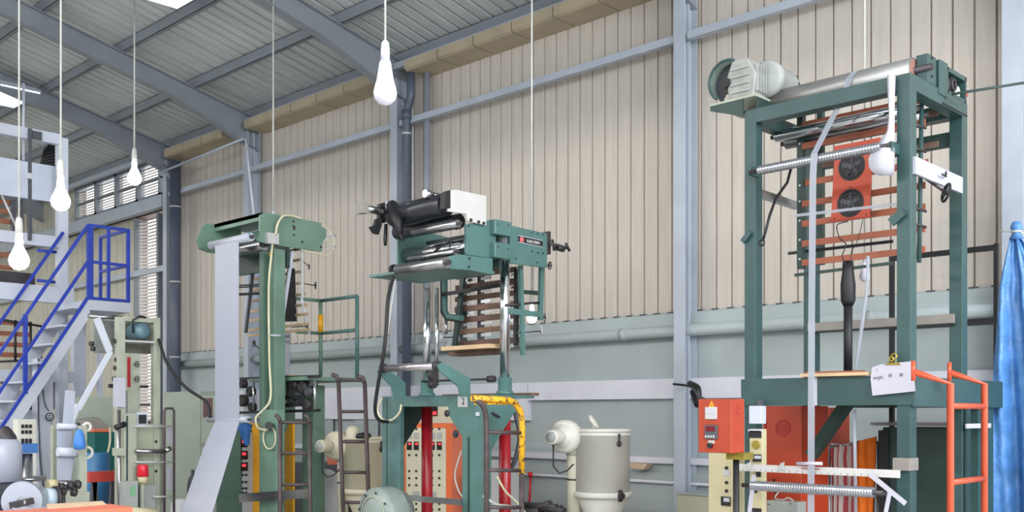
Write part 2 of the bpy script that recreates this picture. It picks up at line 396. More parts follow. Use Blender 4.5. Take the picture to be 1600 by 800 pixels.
# roof
sheet = MB(); p = .2
def roof_sheet(y0, n=5):
    pts = []
    for i in range(n):
        a = y0+i*p; pts += [(a, .0), (a+.135, 0), (a+.145, .06), (a+.18, .06), (a+.19, 0)]
    pts.append((y0+n*p, 0)); X0, X1 = -1.5, 9.35
    vs = [(X0, yy, roofz(X0)+.16+h) for yy, h in pts]+[(X1, yy, roofz(X1)+.16+h) for yy, h in pts]; m = len(pts)
    vs += [(-12.2, yy, roofz(9.2)+.16+h) for yy, h in pts]
    return MB().add(vs, [(i, i+1, m+i+1, m+i) for i in range(m-1)]+[(2*m+i, 2*m+i+1, i+1, i) for i in range(m-1)])
CE = None; y = -2.0
while y < 29:
    mb = roof_sheet(y)
    if CE is None: CE = struct('ceiling', mb, ROOF)
    else: part('roof_panel', mb, ROOF, CE)
    y += 1.0
PX = [8.86, 7.83, 6.70, 5.57, 4.44, 3.31, 2.18, 1.05, -.08]
for X in PX:
    z = roofz(X); mb = MB()
    mb.box(X-.02, X-.012, -2, 29, z, z+.15).box(X-.02, X+.04, -2, 29, z, z+.006).box(X-.02, X+.04, -2, 29, z+.144, z+.15).box(X+.034, X+.04, -2, 29, z, z+.02)
    part('purlin', mb, STEELD, CE)
part('eave_beam', MB().box(8.72, 8.80, 1.9, 27, 6.22, 6.30), STEEL, CE)
def rafter(Y):
    def zb(X): return roofz(X)-.27 - (max(0, X-7.55)*.16)
    mb = MB(); xs = [-1.5, 7.55, 8.95]
    # web
    poly = [(x, Y-.004, roofz(x)) for x in xs]+[(x, Y-.004, zb(x)) for x in xs[::-1]]
    mb.prism(poly, (0, .008, 0))
    for i in range(2):
        a, b = xs[i], xs[i+1]
        for f, h in ((roofz, 0.), (zb, 0.)):
            mb.add([(a, Y-.075, f(a)), (a, Y+.075, f(a)), (b, Y+.075, f(b)), (b, Y-.075, f(b)), (a, Y-.075, f(a)-.012), (a, Y+.075, f(a)-.012), (b, Y+.075, f(b)-.012), (b, Y-.075, f(b)-.012)],
                   [(0, 1, 2, 3), (7, 6, 5, 4), (0, 4, 5, 1), (1, 5, 6, 2), (2, 6, 7, 3), (3, 7, 4, 0)])
    part('rafter', mb, STEELD, CE)
for k in 'ABCDE': rafter(COLY[k])
rafter(23.0)
# sag rods between purlins, and a brace rod up by column B
part('brace_rod', MB().cyl(fx(250, 270, 8.6), fx(380, 217, 8.6), .022, 8), STEEL, WR)
part('brace_rod', MB().cyl(fx(384, 217, 8.6), fx(397, 338, 8.6), .018, 8), WSTR, WR)
tr = MB().box(-3.2, -2.4, -5, 25, 7.10, 7.12).box(-2.41, -2.4, -5, 25, 6.80, 7.10).box(-3.2, -3.19, -5, 25, 6.8, 7.10)  # unseen skirt added around the strip light to shade the upper wall
TR = struct('light_skirt', tr, STEEL, CE)
def flood(px, py, w, l, label):
    a, b = _d(px); dz = (HY-py)/FPX; t = (6.30+.233*9-EYE-.12)/(dz+.233*a); c = V((t*a, t*b, zt(py, t)))
    T = thing('roof_lamp', label, 'lamp', c)
    part('housing', MB().box(c.x-w/2-.02, c.x+w/2+.02, c.y-l/2-.02, c.y+l/2+.02, c.z, c.z+.06), STEEL, T)
    part('bracket', MB().box(c.x-.02, c.x+.02, c.y-.02, c.y+.02, c.z+.05, roofz(c.x)+.18), STEELD, T)
    part('diffuser', MB().box(c.x-w/2, c.x+w/2, c.y-l/2, c.y+l/2, c.z-.015, c.z), SKYL, T)
flood(278, -12, .45, .9, 'bright flat lamp under the roof near the top edge')
flood(12, 150, .6, 1.1, 'glowing flat lamp under the roof at far left')
# ------------------------------------------------------------------ hanging bulbs
def bulb(px, py, t, R, label, lit, cabtop=None, m=None, pxc=None):
    c = at(px, py, t); T = thing('hanging_bulb', label, 'light bulb', c, 'bare bulbs hanging on cords')
    r = R
    prof = [(0, -r), (r*.5, -r*.87), (r*.87, -r*.5), (r, 0), (r*.92, r*.45), (r*.72, r*1.15), (r*.6, r*1.9), (r*.5, r*2.55), (r*.42, r*2.75), (0, r*2.76)]
    if lit: prof = [(0, -r), (r*.5, -r*.87), (r*.87, -r*.5), (r, 0), (r*.92, r*.4), (r*.7, r*.85), (r*.4, r*1.5), (r*.34, r*2.2), (r*.3, r*2.75), (0, r*2.76)]
    g = part('bulb_globe', MB().lathe(prof, c, UZ, 24), m or (BULBL if lit else BULB), T)
    part('socket', MB().lathe([(0, r*2.72), (r*.28, r*2.72), (r*.28, r*2.84), (r*.38, r*2.85), (r*.38, r*3.6), (r*.35, r*3.9), (r*.3, r*4.3), (r*.12, r*4.5), (0, r*4.5)], c, UZ, 18), WHT if not lit else CORD, T)
    top = roofz(c.x)+.1 if cabtop is None else cabtop
    part('cable', MB().tube([c+UZ*r*4.4, V((c.x, c.y, top))], .0036*max(1, t/4), 8), CORD, T)
    return T
bulb(602, 146, 3.4, .039, 'large unlit white bulb hanging nearest the camera', False)
bulb(95, 315, 7.5, .068, 'glowing bulb hanging before the white machine column', True)
bulb(210, 279, 13.5, .09, 'glowing bulb hanging in front of the louvred windows', True)
bulb(30, 407, 9.0, .085, 'glowing bulb at far left hanging lowest over the stairs', True)
bulb(831, 497, 9.2, .046, 'glowing bulb beside the slatted cage of the middle machine', True)
bulb(1351, 432, 7.45, .038, 'unlit frosted bulb hanging inside the tall green frame', False)
bulb(427, 352, 12.35, .04, 'bulb on a thin cord hanging behind the left green head plate', False)
# ------------------------------------------------------------------ right tower (tall green frame)
XF, YN = 6.41, 2.74; XB = 7.35; YF = 3.94; ZT = 3.80
T = thing('film_tower', 'tall green steel frame with a big roller on top, at right', 'machine', (XF, YN, 0))
lw = .09
for nm, x, yy in (('n', XF, YN), ('f', XF, YF-lw), ('b', XB-.09, YN), ('c', XB-.09, YF-lw)):
    part('leg', MB().box(x, x+lw*1.05, yy, yy+lw, 0, ZT), GRNT, T, .004)
for (x0, x1, y0, y1) in ((XF, XF+.1, YN+lw, YF-lw), (XB-.1, XB, YN+lw, YF-lw), (XF+.09, XB-.09, YN, YN+.09), (XF+.09, XB-.09, YF-.09, YF)):
    part('top_beam', MB().box(x0, x1, y0, y1, ZT-.1, ZT-.0), GRNT, T, .003)
# platform band
part('platform_beam', MB().box(XF-.012, XF, YN-.02, YF+.02, 1.70, 1.89), GRNT, T)
part('platform_beam', MB().box(XF-.012, 7.95, YN-.03, YN-.018, 1.69, 1.88), GRNT, T)
part('deck', MB().box(XF, 7.95, YN-.018, YF+.02, 1.83, 1.86), GRND, T)
part('deck_end', MB().box(7.93, 7.95, YN-.018, YF, 1.69, 1.86), GRNT, T)
# back channel
part('channel_bar', MB().box(XB-.12, XB-.06, YN+.05, YF-.05, 2.27, 2.335), BARG, T)
part('channel_lip', MB().box(XB-.13, XB-.05, YN+.05, YF-.05, 2.262, 2.272), BLK, T)
# top roll
a = V((6.68, 2.83, 3.895)); b = V((6.68, 4.02, 3.895))
R = part('drum_roller', MB().cyl(a, b, .085, 30, cap=True), SATIN, T)
part('roller_end', MB().cyl(a-UY*.004, a+UY*.01, .074, 24), mat('roller_core', (150, 108, 96), .6), R)
part('shaft', MB().cyl(a-UY*.12, b+UY*.1, .022, 12), IRON, R)
roller(T, (6.78, 2.88, 3.68), (6.78, 3.9, 3.68), .04, CHR)
roller(T, (6.93, 2.88, 3.66), (6.93, 3.9, 3.66), .045, STL)
# bearing block and gear housing at near end
gx = Xy(1452, YN)
part('bearing_block', MB().box(Xy(1450, YN), Xy(1463, YN), YN, YN+.08, 3.80, 3.99), GRNT, T, .006)
part('bearing_block', MB().box(Xy(1466, YN), Xy(1479, YN), YN-.01, YN+.07, 3.76, 3.99), GRNT, T, .006)
g0, g1 = Xy(1480, YN), Xy(1510, YN)
gh = MB().box(g0, g1, YN, YN+.07, 3.95, 3.98).box(g0, g1, YN, YN+.07, 3.80, 3.82).box(g0, g0+.02, YN, YN+.07, 3.8, 3.98).box(g1-.02, g1, YN, YN+.07, 3.8, 3.98).box(g0, g1, YN+.06, YN+.07, 3.8, 3.98)
G = part('gear_housing', gh, GRNT, T)
part('gear', MB().cyl(((g0+g1)/2-.02, YN+.06, 3.89), ((g0+g1)/2-.02, YN+.02, 3.89), .055, 14).ring(((g0+g1)/2-.02, YN+.015, 3.89), UY, .035, .01), IRON, G)
part('gear', MB().cyl(((g0+g1)/2+.05, YN+.06, 3.86), ((g0+g1)/2+.05, YN+.01, 3.86), .035, 12), SILV, G)
part('knob', MB().cyl((g1, YN+.02, 3.87), (g1+.04, YN+.02, 3.87), .018, 12), REDL, T)
part('tension_screw', MB().cyl((Xy(1468, YN), YN-.02, 3.70), (Xy(1506, YN), YN-.02, 3.70), .006, 6), BLK, T)
bolts(T, [(Xy(1456, YN), YN, z) for z in (3.85, 3.92, 3.97)], MY, .009)
# gear motor on bracket
sh = fx(1140, 172, 6.35)
y0 = Yx(1112, XF); y1 = YF
part('motor_shelf', MB().box(XF-.02, XF+.42, YF-.1, y0, 3.885, 3.90), OLV, T)
part('shelf_bracket', MB().prism([(XF-.02, YF, 3.885), (XF-.02, y0, 3.885), (XF-.02, y0, 3.85), (XF-.02, YF, 3.76)], (.012, 0, 0)), GRND, T)
part('shelf_bracket', MB().prism([(XF+.02, YF-.1, 3.885), (XF+.40, YF-.1, 3.885), (XF+.40, YF-.1, 3.80), (XF+.02, YF-.1, 3.70)], (0, .012, 0)), GRND, T)
gb = MB().prism([(XF+.0, YF-.07, 3.90), (XF+.0, YF+.13, 3.90), (XF+.0, YF+.15, 4.06), (XF+.0, YF+.10, 4.19), (XF+.0, YF-.02, 4.18), (XF+.0, YF-.09, 4.06)], (.17, 0, 0))
GB = part('gearbox', gb, mat('gearbox_grey', (158, 158, 154), .5, 0, .15, 10, chips=.10, chipc=(60, 58, 56)), T, .01)
for k in range(4): part('fin', MB().box(XF-.012, XF, YF-.04, YF+.11, 3.94+k*.055, 3.953+k*.055), MOT, GB)
for k in range(4): part('fin', MB().box(XF+.02+k*.035, XF+.032+k*.035, YF-.1, YF-.08, 3.93, 4.12), MOT, GB)
ac = V((XF+.15, YF-.07, 4.05))
MT = part('motor', MB().lathe([(0, 0), (.11, 0), (.135, .02), (.135, .06), (.125, .07), (.118, .28), (.10, .33), (0, .34)], ac, UX, 28), MOT, T)
part('motor_foot', MB().box(ac.x+.05, ac.x+.25, ac.y-.08, ac.y+.08, 3.90, 3.96), IRON, MT)
for k in range(12):
    t = 2*PI*k/12; e = V((0, math.cos(t), math.sin(t))); p = ac+V((.29, 0, 0))+e*.106; part('vent_hole', MB().cyl(p, p+e*.012, .014, 8), BLK, MT)
gy, gz, gR = YF+.145, 4.05, .145
PU = part('pulley', MB().cyl((XF+.02, gy-.0, gz-.02), (XF+.05, gy, gz-.02), .07, 20).cyl((XF-.02, gy, gz-.02), (XF+.02, gy, gz-.02), .035, 16), BLK, T)
qs = [-PI*.30+PI*.95*i/14 for i in range(15)]
for dx in (0, .1):
    part('guard_rim', MB().tube([V((XF-.01+dx, gy-math.cos(q+PI)*gR, gz+math.sin(q)*gR)) for q in qs], .01, 8), GRNT, T)
rows = [[V((XF-.01+dx, gy-math.cos(q+PI)*gR, gz+math.sin(q)*gR)) for q in qs] for dx in (0, .1)]
part('guard_cover', MB().grid(rows, True, .003), mat('guard_clear', (150, 180, 170), .3, 0, .1, 5, alpha=.85), T)
part('guard_plate', MB().prism([V((XF+.08, gy-math.cos(q+PI)*gR, gz+math.sin(q)*gR)) for q in qs], (.004, 0, 0)), DGREY, T)
# bead roller upper
A = fx(1183, 267, 6.3); B = fx(1377, 229, 6.3)
screw_roller(T, B, A, .032, .02)
for px in (1177, 1398):
    q = fx(px, 268 if px < 1200 else 232, 6.36); part('roller_bracket', MB().box(6.3, 6.42, q.y-.012, q.y+.012, q.z-.035, q.z+.035), GRNT, T, .004)
part('clamp_plate', MB().beam(fx(1392, 348, 6.39), fx(1412, 330, 6.39), .055, .02, MX), GRNT, T)
part('clamp_plate', MB().beam(fx(1160, 378, 6.39), fx(1172, 362, 6.39), .035, .02, MX), GRNT, T)
# inner cage with orange slats
XC = 6.86
CG = part('cage_frame', MB().box(XC, XC+.05, Yx(1254, XC), Yx(1245, XC), zt(430, 7.9), zt(195, 7.9)).box(XC+.22, XC+.27, Yx(1282, XC+.2), Yx(1274, XC+.2), zt(420, 7.9), zt(170, 7.9)), GRND, T)
part('cage_post', MB().cyl(fy(1440, 150, 2.84), fy(1436, 410, 2.84), .015, 10), GRNT, T)
for py in (195, 232, 262, 325, 350): part('clamp', MB().cyl(fy(1430, py, 2.83), fy(1446, py+5, 2.83), .01, 8), IRON, T)
part('cage_bottom_rail', MB().beam(fx(1242, 430, XC), fx(1395, 411, XC), .02, .02), GRND, T)
part('cage_rail', MB().beam(fx(1232, 396, XC+.1), fx(1395, 377, XC+.1), .02, .02), BLK, T)
for (yl, x) in ((196, XC), (229, XC), (287, XC+.05), (319, XC), (350, XC), (381, XC), (411, XC)):
    pa = fx(1254, yl, x); z = pa.z; yn = 2.83
    part('slat', MB().box(x-.012, x, yn, pa.y, z-.022, z+.022), WOODO, T)
for (yl, x) in ((258, XC+.22), (213, XC+.22)):
    pa = fx(1285, yl, x); part('slat', MB().box(x-.012, x, yn, pa.y, pa.z-.02, pa.z+.02), WOODD, T)
bolts(T, [fx(1250, py, XC-.002) for py in (225, 255, 290, 315, 345, 375, 405, 425)], MX, .008, SILV)
part('cross_plate', MB().beam((XB-.05, YF-.09, 3.56), (XB-.05, YN+.09, 3.56), .04, .10), GRND, T)
# side arms
a = fy(1428, 258, YN-.01); b = fy(1502, 290, YN-.01)
W = part('side_bar', MB().beam(a, b, .02, .11), mat('bar_white', (176, 178, 190), .5, 0, .05, 4), T)
part('hook', MB().tube([fy(1478, 268, YN-.02), fy(1478, 276, YN-.04), fy(1472, 272, YN-.05)], .006, 6), IRON, W)
handwheel(T, fy(1478, 301, YN-.06), (.55, -.6, -.2), .058, BLK, rod=fy(1442, 276, YN+.08))
part('side_channel', MB().beam(fy(1180, 300, YF-.04), fy(1245, 322, YF-.04), .05, .05), STL, T)
part('hook_rod', MB().tube([fy(1236, 262, YF-.2), fy(1230, 285, YF-.2), fy(1212, 310, YF-.2), fy(1203, 335, YF-.2), fy(1193, 372, YF-.2)], .01, 8).ring(fy(1190, 379, YF-.2), MX, .02, .008, 12, 6), BLK, T)
# lower works: rail, grooved roller, brackets
A = fx(1150, 730, 6.2); B = fx(1405, 738, 6.2)
Ru = part('measuring_rail', MB().box(6.2, 6.215, B.y, A.y, A.z-.024, A.z+.024), WHTC, T)
yy = B.y+.2
while yy < A.y-.05:
    part('tick', MB().box(6.1985, 6.2, yy, yy+.002, A.z-.022, A.z-.008), INK, Ru); yy += .045
part('red_mark', MB().box(6.198, 6.2, Yx(1281, 6.2), Yx(1252, 6.2), A.z+.008, A.z+.013), RED, Ru)
for px in (1170, 1222): part('wing_nut', MB().prism([fx(px-2, 724, 6.19), fx(px+4, 722, 6.19), fx(px+2, 734, 6.19), fx(px-4, 734, 6.19)], (-.01, 0, 0)), SILV, Ru)
part('strip_holder', MB().cyl(fx(1245, 724, 6.17), fx(1284, 724, 6.17), .012, 10), PAP, Ru)
A = fx(1172, 758, 6.15); B = fx(1365, 770, 6.15); A.z = B.z = (A.z+B.z)/2
screw_roller(T, B, A, .034, .018)
part('roller_arm', MB().tube([fx(1366, 770, 6.16), fx(1382, 772, 6.3), fx(1396, 772, 6.42)], .016, 8), IRON, T)
part('tape_arm', MB().beam(fx(1358, 740, 6.17), fx(1415, 787, 6.17), .03, .006, MX), PAP, T)
part('tape_arm', MB().beam(fx(1390, 770, 6.165), fx(1384, 800, 6.165), .025, .006, MX), PAP, T)
part('tape_arm', MB().beam(fx(1178, 742, 6.14), fx(1171, 800, 6.14), .03, .006, MX), PAP, T)
part('diagonal_brace', MB().beam(fx(1329, 622, 6.95), fx(1268, 712, 6.95), .08, .08), GRND, T)
part('leg_clamp', MB().box(XF-.04, XF+.1, YN-.01, YN+.1, zt(736, 6.45), zt(716, 6.45)), BARG, T, .004)
part('tape', MB().box(XF-.014, XF-.012, Yx(1278, XF), Yx(1271, XF), 1.70, 1.89), PAP, T)
part('white_tag', MB().box(Xy(1508, YN-.03), Xy(1546, YN-.03), YN-.04, YN-.03, zt(668, 7.4), zt(661, 7.4)), PAP, T)
part('outer_leg', MB().box(7.55, 7.85, YN+.0, YN+.1, 0, 1.69), GRNT, T)
part('outer_leg_plate', MB().box(7.28, 7.36, YN-.02, YN-.005, 0, 1.7), GRND, T)
# mandrel and air tube inside the frame
q = fx(1325, 585, 6.85)
part('mandrel', MB().cyl((6.85, q.y, 1.86), fx(1325, 470, 6.85), .03, 16), BLK, T)
pm = [fx(1325, y, 6.85) for y in (478, 470, 445, 425, 408)]
part('mandrel_wrap', MB().tube([V((6.85, q.y, p.z)) for p in pm], [.033, .05, .052, .04, .036], 12), BLK, T)
# ---- film strip, bag, sheet, board, fan panel, paper
pts = [fx(1336, 111, 6.62), fx(1327, 122, 6.58), fx(1318, 150, 6.53), fx(1272, 240, 6.26), fx(1270, 280, 6.25), fx(1268, 500, 6.24), fx(1267, 800, 6.14)]
mb = MB(); hw = .024
rows = [[p+V((0, hw, 0)), p-V((0, hw, 0))] for p in pts]
mb.grid(rows, False, .002)
single('film_strip', mb, FILMT, 'clear white film strip running down from the big roller on the tall frame', 'film')
mb = MB(); rows = []
for (pl, pr, py, dx) in ((1386, 1397, 118, 0), (1387, 1396, 150, .0), (1389, 1396, 180, 0), (1386, 1396, 205, -.01), (1376, 1396, 218, -.03), (1364, 1396, 232, -.05), (1357, 1396, 248, -.06), (1358, 1396, 262, -.06), (1364, 1395, 270, -.05), (1372, 1392, 274, -.03)):
    L, Rr = fx(pl, py, 6.36+dx), fx(pr, py, 6.36+dx); n = 6
    rows.append([L.lerp(Rr, i/n)+V((-.022*math.sin(PI*i/n)+random.uniform(-.004, .004), 0, 0)) for i in range(n+1)])
single('plastic_bag', MB().grid(rows, True, .02), BAG, 'crumpled white plastic bag hanging by the near green leg', 'bag')
XP = 6.72
P = thing('cooling_fan', 'orange panel with two round black fans inside the tall frame', 'fan', fx(1330, 345, XP))
yl, yr = Yx(1300, XP), Yx(1358, XP); zb = fx(1330, 343, XP).z; ztp = fx(1330, 232, XP).z
fc = [((yl+yr)/2, zb+.115), ((yl+yr)/2-.01, zb+.365)]
part('plate', MB().prism([(XP, yl+.01, zb), (XP, yr, zb+.0), (XP, yr-.02, ztp), (XP, yl-.02, ztp)], (.012, 0, 0)), ORG, P)
part('top_flange', MB().box(XP-.012, XP+.03, yr-.08, yl-.02, ztp, ztp+.035), ORG, P)
for cy, cz in fc:
    fo = part('fan', MB().cyl((XP-.004, cy, cz), (XP+.05, cy, cz), .097, 28), BLK, P)
    g = MB()
    for rr in (.03, .055, .08): g.ring((XP-.01, cy, cz), UX, rr, .0018, 24, 6)
    part('guard', g, IRON, fo)
    for k in range(5):
        t = 2*PI*k/5+.3; e = V((XP-.007, cy+math.cos(t)*.07, cz+math.sin(t)*.07)); part('blade', MB().beam((XP-.007, cy, cz), e, .03, .003, (-1, .4, .1)), DGREY, fo)
bolts(P, [(XP, yl-.02, zb+.02), (XP, yr+.02, zb+.02), (XP, (yl+yr)/2, zb+.225), (XP, yr, ztp-.02)], MX, .006)
cord('fan_cable', 'thin black wire drooping from the left of the orange fan panel', [fx(1325, 346, XP-.01), fx(1308, 352, XP-.01), fx(1312, 372, XP), fx(1322, 382, XP), fx(1316, 400, XP), fx(1322, 415, XP)], .004, BLK)
cord('fan_cable', 'thin black wire drooping from the right of the orange fan panel', [fx(1348, 343, XP), fx(1344, 362, XP), fx(1338, 380, XP), fx(1330, 395, XP), fx(1332, 418, XP)], .003, BLK)
single('tie_strip', MB().beam(fx(1241, 337, 6.6), fx(1410, 318, 6.6), .02, .004, MX), FILMT, 'pale stretched film tie crossing the orange fan panel', 'film')
cord('air_tube', 'clear plastic tube hanging from the cage down to the deck', [fx(1356, 400, 6.7), fx(1355, 445, 6.7), fx(1348, 500, 6.7), fx(1336, 583, 6.7)], .013, FILMT, 'tube')
single('clear_tube', MB().cyl(fx(1335, 640, 6.5), fx(1337, 800, 6.5), .012, 10), FILMT, 'clear tube hanging below the deck of the tall frame before cloths', 'tube')
single('wood_board', MB().box(XF-.05, XF+.03, Yx(1360, 6.4), Yx(1255, 6.4), 1.893, 1.915), WOODL, 'light wooden board lying on the green deck edge', 'board')
single('wood_board', MB().box(XF+.05, XF+.12, Yx(1350, 6.5), Yx(1262, 6.5), 1.863, 1.93), WOODO, 'reddish wooden board lying behind the light board on the deck', 'board')
NP = thing('paper_note', 'white handwritten sheet clipped to the near leg of the tall frame', 'paper', fx(1394, 616, 6.36))
XN = 6.37
pp = [fx(1362, 574, XN), fx(1376, 569, XN), fx(1426, 564, XN), fx(1430, 611, XN), fx(1363, 618, XN), fx(1360, 592, XN)]
part('sheet', MB().prism(pp, (.002, 0, 0)), PAP, NP)
lettering('handwriting', 'weight', INK, NP, fx(1372, 590, XN-.002), MY+UZ*.06, UZ, .034, .75)
lettering('handwriting', '80', INK, NP, fx(1391, 587, XN-.002), MY+UZ*.06, UZ, .032, .75)
lettering('handwriting', '88', INK, NP, fx(1408, 586, XN-.002), MY+UZ*.06, UZ, .032, .75)
lettering('handwriting', '2', INK, NP, fx(1370, 578, XN-.002), MY+UZ*.06, UZ, .02, .8)
part('clip', MB().prism([fx(1382, 570, XN-.008), fx(1407, 570, XN-.008), fx(1403, 566, XN-.008), fx(1386, 567, XN-.008)], (.02, 0, 0)).ring(fx(1397, 557, XN), MX, .018, .005, 14, 6).ring(fx(1393, 561, XN-.01), MX, .014, .005, 14, 6), GOLD, NP)
single('guy_pole', MB().cyl(fy(1488, 147, YN-.06), at(1640, 123, 6.9), .009, 8), GRND, 'thin dark green rod leaving the tower top toward the right edge', 'rod')
# ------------------------------------------------------------------ orange control box on its post
XO = 5.6; Y0b = Yx(1142, XO); Y1b = Yx(1091, XO); tb = .86
zo0 = fx(1115, 707, XO).z; zo1 = fx(1115, 623, XO).z; XO1 = Xy(1163, Y0b)
OB = thing('control_box', 'orange control box with small display and dial on a thin post', 'control box', ((XO+XO1)/2, (Y0b+Y1b)/2, 0))
part('body', MB().box(XO, XO1, Y0b, Y1b, zo0, zo1), mat('box_orange', (166, 62, 38), .42, 0, .08, 5, chips=.05, chipc=(196, 110, 90)), OB, .004)
part('door_seam', MB().box(XO+.03, XO+.034, Y0b-.001, Y0b, zo0+.01, zo1-.01), RED, OB)
yt = Yx(1113, XO)
part('warning_sign', MB().prism([fx(1107, 637, XO-.001), fx(1117, 637, XO-.001), fx(1112, 626, XO-.001)], (-.002, 0, 0)), YEL, OB)
part('warning_mark', MB().cyl(fx(1112, 632, XO-.003), fx(1112, 634.5, XO-.003), .003, 6), BLK, OB)
me_ = part('meter', MB().box(XO-.012, XO, Yx(1121, XO), Yx(1103, XO), fx(1112, 655, XO).z, fx(1112, 636, XO).z), SILV, OB, .002)
part('meter_window', MB().box(XO-.014, XO-.012, Yx(1118, XO), Yx(1106, XO), fx(1112, 646, XO).z, fx(1112, 638, XO).z), PAP, me_)
dsp = part('display', MB().box(XO-.015, XO, Yx(1122, XO), Yx(1103, XO), fx(1112, 686, XO).z, fx(1112, 664, XO).z), DGREY, OB, .002)
part('screen', MB().box(XO-.017, XO-.015, Yx(1119, XO), Yx(1105, XO), fx(1112, 674, XO).z, fx(1112, 666, XO).z), mat('dark_red_screen', (110, 30, 44), .2), dsp)
for i in range(4): part('button', MB().box(XO-.018, XO-.015, Yx(1106.5+4*i, XO), Yx(1104+4*i, XO), fx(1112, 684, XO).z, fx(1112, 680, XO).z), SILV, dsp)
kn = part('knob', MB().cyl(fx(1111, 696, XO), fx(1111, 696, XO)+MX*.025, .016, 14), BLK, OB)
part('knob_plate', MB().box(XO-.004, XO, Yx(1117, XO), Yx(1107, XO), fx(1112, 693, XO).z, fx(1112, 688, XO).z), SILV, OB)
sc = (Xy(1152, Y0b)); ve = MB()
for rr in (.006, .014, .022, .03): ve.ring((sc, Y0b-.001, fy(1152, 641, Y0b).z), UY, rr, .002, 16, 6)
part('speaker_vent', ve, RED, OB)
part('bracket', MB().box(XO+.1, XO1+.06, Y0b-.03, Y0b+.1, zo0-.045, zo0), GOLD, OB)
part('post', MB().cyl((XO+.14, Y0b+.05, 0), (XO+.14, Y0b+.05, zo0-.04), .02, 12), BLK, OB)
cord('box_cable', 'black cable looping from the grey column to the orange control box', [fx(1052, 600, 8.6), fx(1078, 604, 8.5), fx(1092, 618, 7.5), fx(1100, 624, 5.7)], .012, BLK)
cord('cable_bundle', 'thick black cable loop hanging beside the grey column foot', [fx(1078, 600, 8.5), fx(1090, 608, 8.4), fx(1090, 632, 8.4), fx(1083, 612, 8.5)], .035, BLK)
# ------------------------------------------------------------------ beige cabinets and orange cabinet behind
def cab(name, label, X0, px0, px1, py0, dx, m, cat='cabinet', bev=.004, z0=0):
    ya, yb = Yx(px1, X0), Yx(px0, X0); z1 = fx((px0+px1)/2, py0, X0).z
    t = thing(name, label, cat, (X0+dx/2, (ya+yb)/2, z0))
    part('body', MB().box(X0, X0+dx, ya, yb, z0, z1), m, t, bev)
    return t
def dot(t, px, py, X, r, m, name='knob', h=.015): return part(name, MB().cyl(fx(px, py, X), fx(px, py, X)+MX*h, r, 12), m, t)
def plate(t, px0, px1, py0, py1, X, m, name='plate', h=.008):
    return part(name, MB().box(X-h, X, Yx(px1, X), Yx(px0, X), fx((px0+px1)/2, py1, X).z, fx((px0+px1)/2, py0, X).z), m, t)
C1 = cab('control_cabinet', 'beige cabinet with knobs standing under the orange control box', 6.5, 1107, 1150, 708, .2, BEI)
for py in (731, 754, 767): dot(C1, 1136, py, 6.5, .012, BLK)
plate(C1, 1130, 1141, 734, 744, 6.5, SILV, 'switch'); mt = plate(C1, 1128, 1142, 776, 790, 6.5, BLK, 'meter', .015); plate(mt, 1131, 1140, 778, 784, 6.482, PAP, 'meter_window', .003)
C2 = cab('control_cabinet', 'narrow beige instrument panel left of the tall orange cabinet', 6.27, 1171, 1191, 670, .06, BEI)
plate(C2, 1171, 1190, 673, 684, 6.27, BLK, 'nameplate'); plate(C2, 1170, 1192, 671, 675, 6.27, WHT, 'strip')
dot(C2, 1182, 695, 6.27, .03, GOLD, 'dial'); mt = plate(C2, 1177, 1190, 710, 721, 6.27, BLK, 'meter', .015); plate(mt, 1179, 1189, 712, 717, 6.252, PAP, 'meter_window', .003)
plate(C2, 1182, 1189, 737, 745, 6.27, BLK, 'switch'); dot(C2, 1182, 768, 6.27, .01, BLK); plate(C2, 1174, 1190, 794, 800, 6.27, BLK, 'switch')
WB = thing('white_box', 'white box hung from the green deck just right of the orange control box', 'box', (6.33, Yx(1180, 6.3), 0))
part('body', MB().box(6.3, 6.37, Yx(1189, 6.3), Yx(1170, 6.3), fx(1180, 662, 6.3).z, fx(1180, 634, 6.3).z), WHT, WB, .004)
part('bracket', MB().box(6.36, 6.40, Yx(1183, 6.3), Yx(1176, 6.3), fx(1180, 650, 6.3).z, fx(1180, 625, 6.3).z), DGREY, WB)
C3 = cab('orange_cabinet', 'tall orange cabinet with round vent behind the grooved roller', 7.0, 1192, 1252, 634, .42, ORG)
ve = MB(); c = fx(1224, 669, 7.0)
for rr in (.012, .03, .048, .062): ve.ring(c-UX*.002, UX, rr, .004, 22, 6)
part('vent', ve, RED, C3)
part('door_edge', MB().box(6.992, 7.0, Yx(1198, 7), Yx(1195, 7), .2, 1.6), RED, C3)
dot(C3, 1212, 767, 7.0, .014, BLK); dot(C3, 1210, 750, 7, .008, BLK)
single('orange_cabinet', MB().box(7.95, 8.3, Yx(1297, 7.95), Yx(1262, 7.95), 0, fx(1280, 637, 7.95).z), ORG, 'orange cabinet half hidden behind the green diagonal brace', 'cabinet', bevel=.004)
J = cab('junction_box', 'grey junction box in front of the orange cabinet base', 6.75, 1198, 1247, 783, .12, MOT)
dot(J, 1202, 788, 6.75, .004, IRON, 'screw'); dot(J, 1236, 787, 6.75, .004, IRON, 'screw')
cord('power_cord', 'short white cord curling above the grey junction box', [fx(1217, 768, 6.85), fx(1211, 778, 6.8), fx(1222, 781, 6.78), fx(1232, 778, 6.78), fx(1240, 783, 6.78)], .005, CORD)
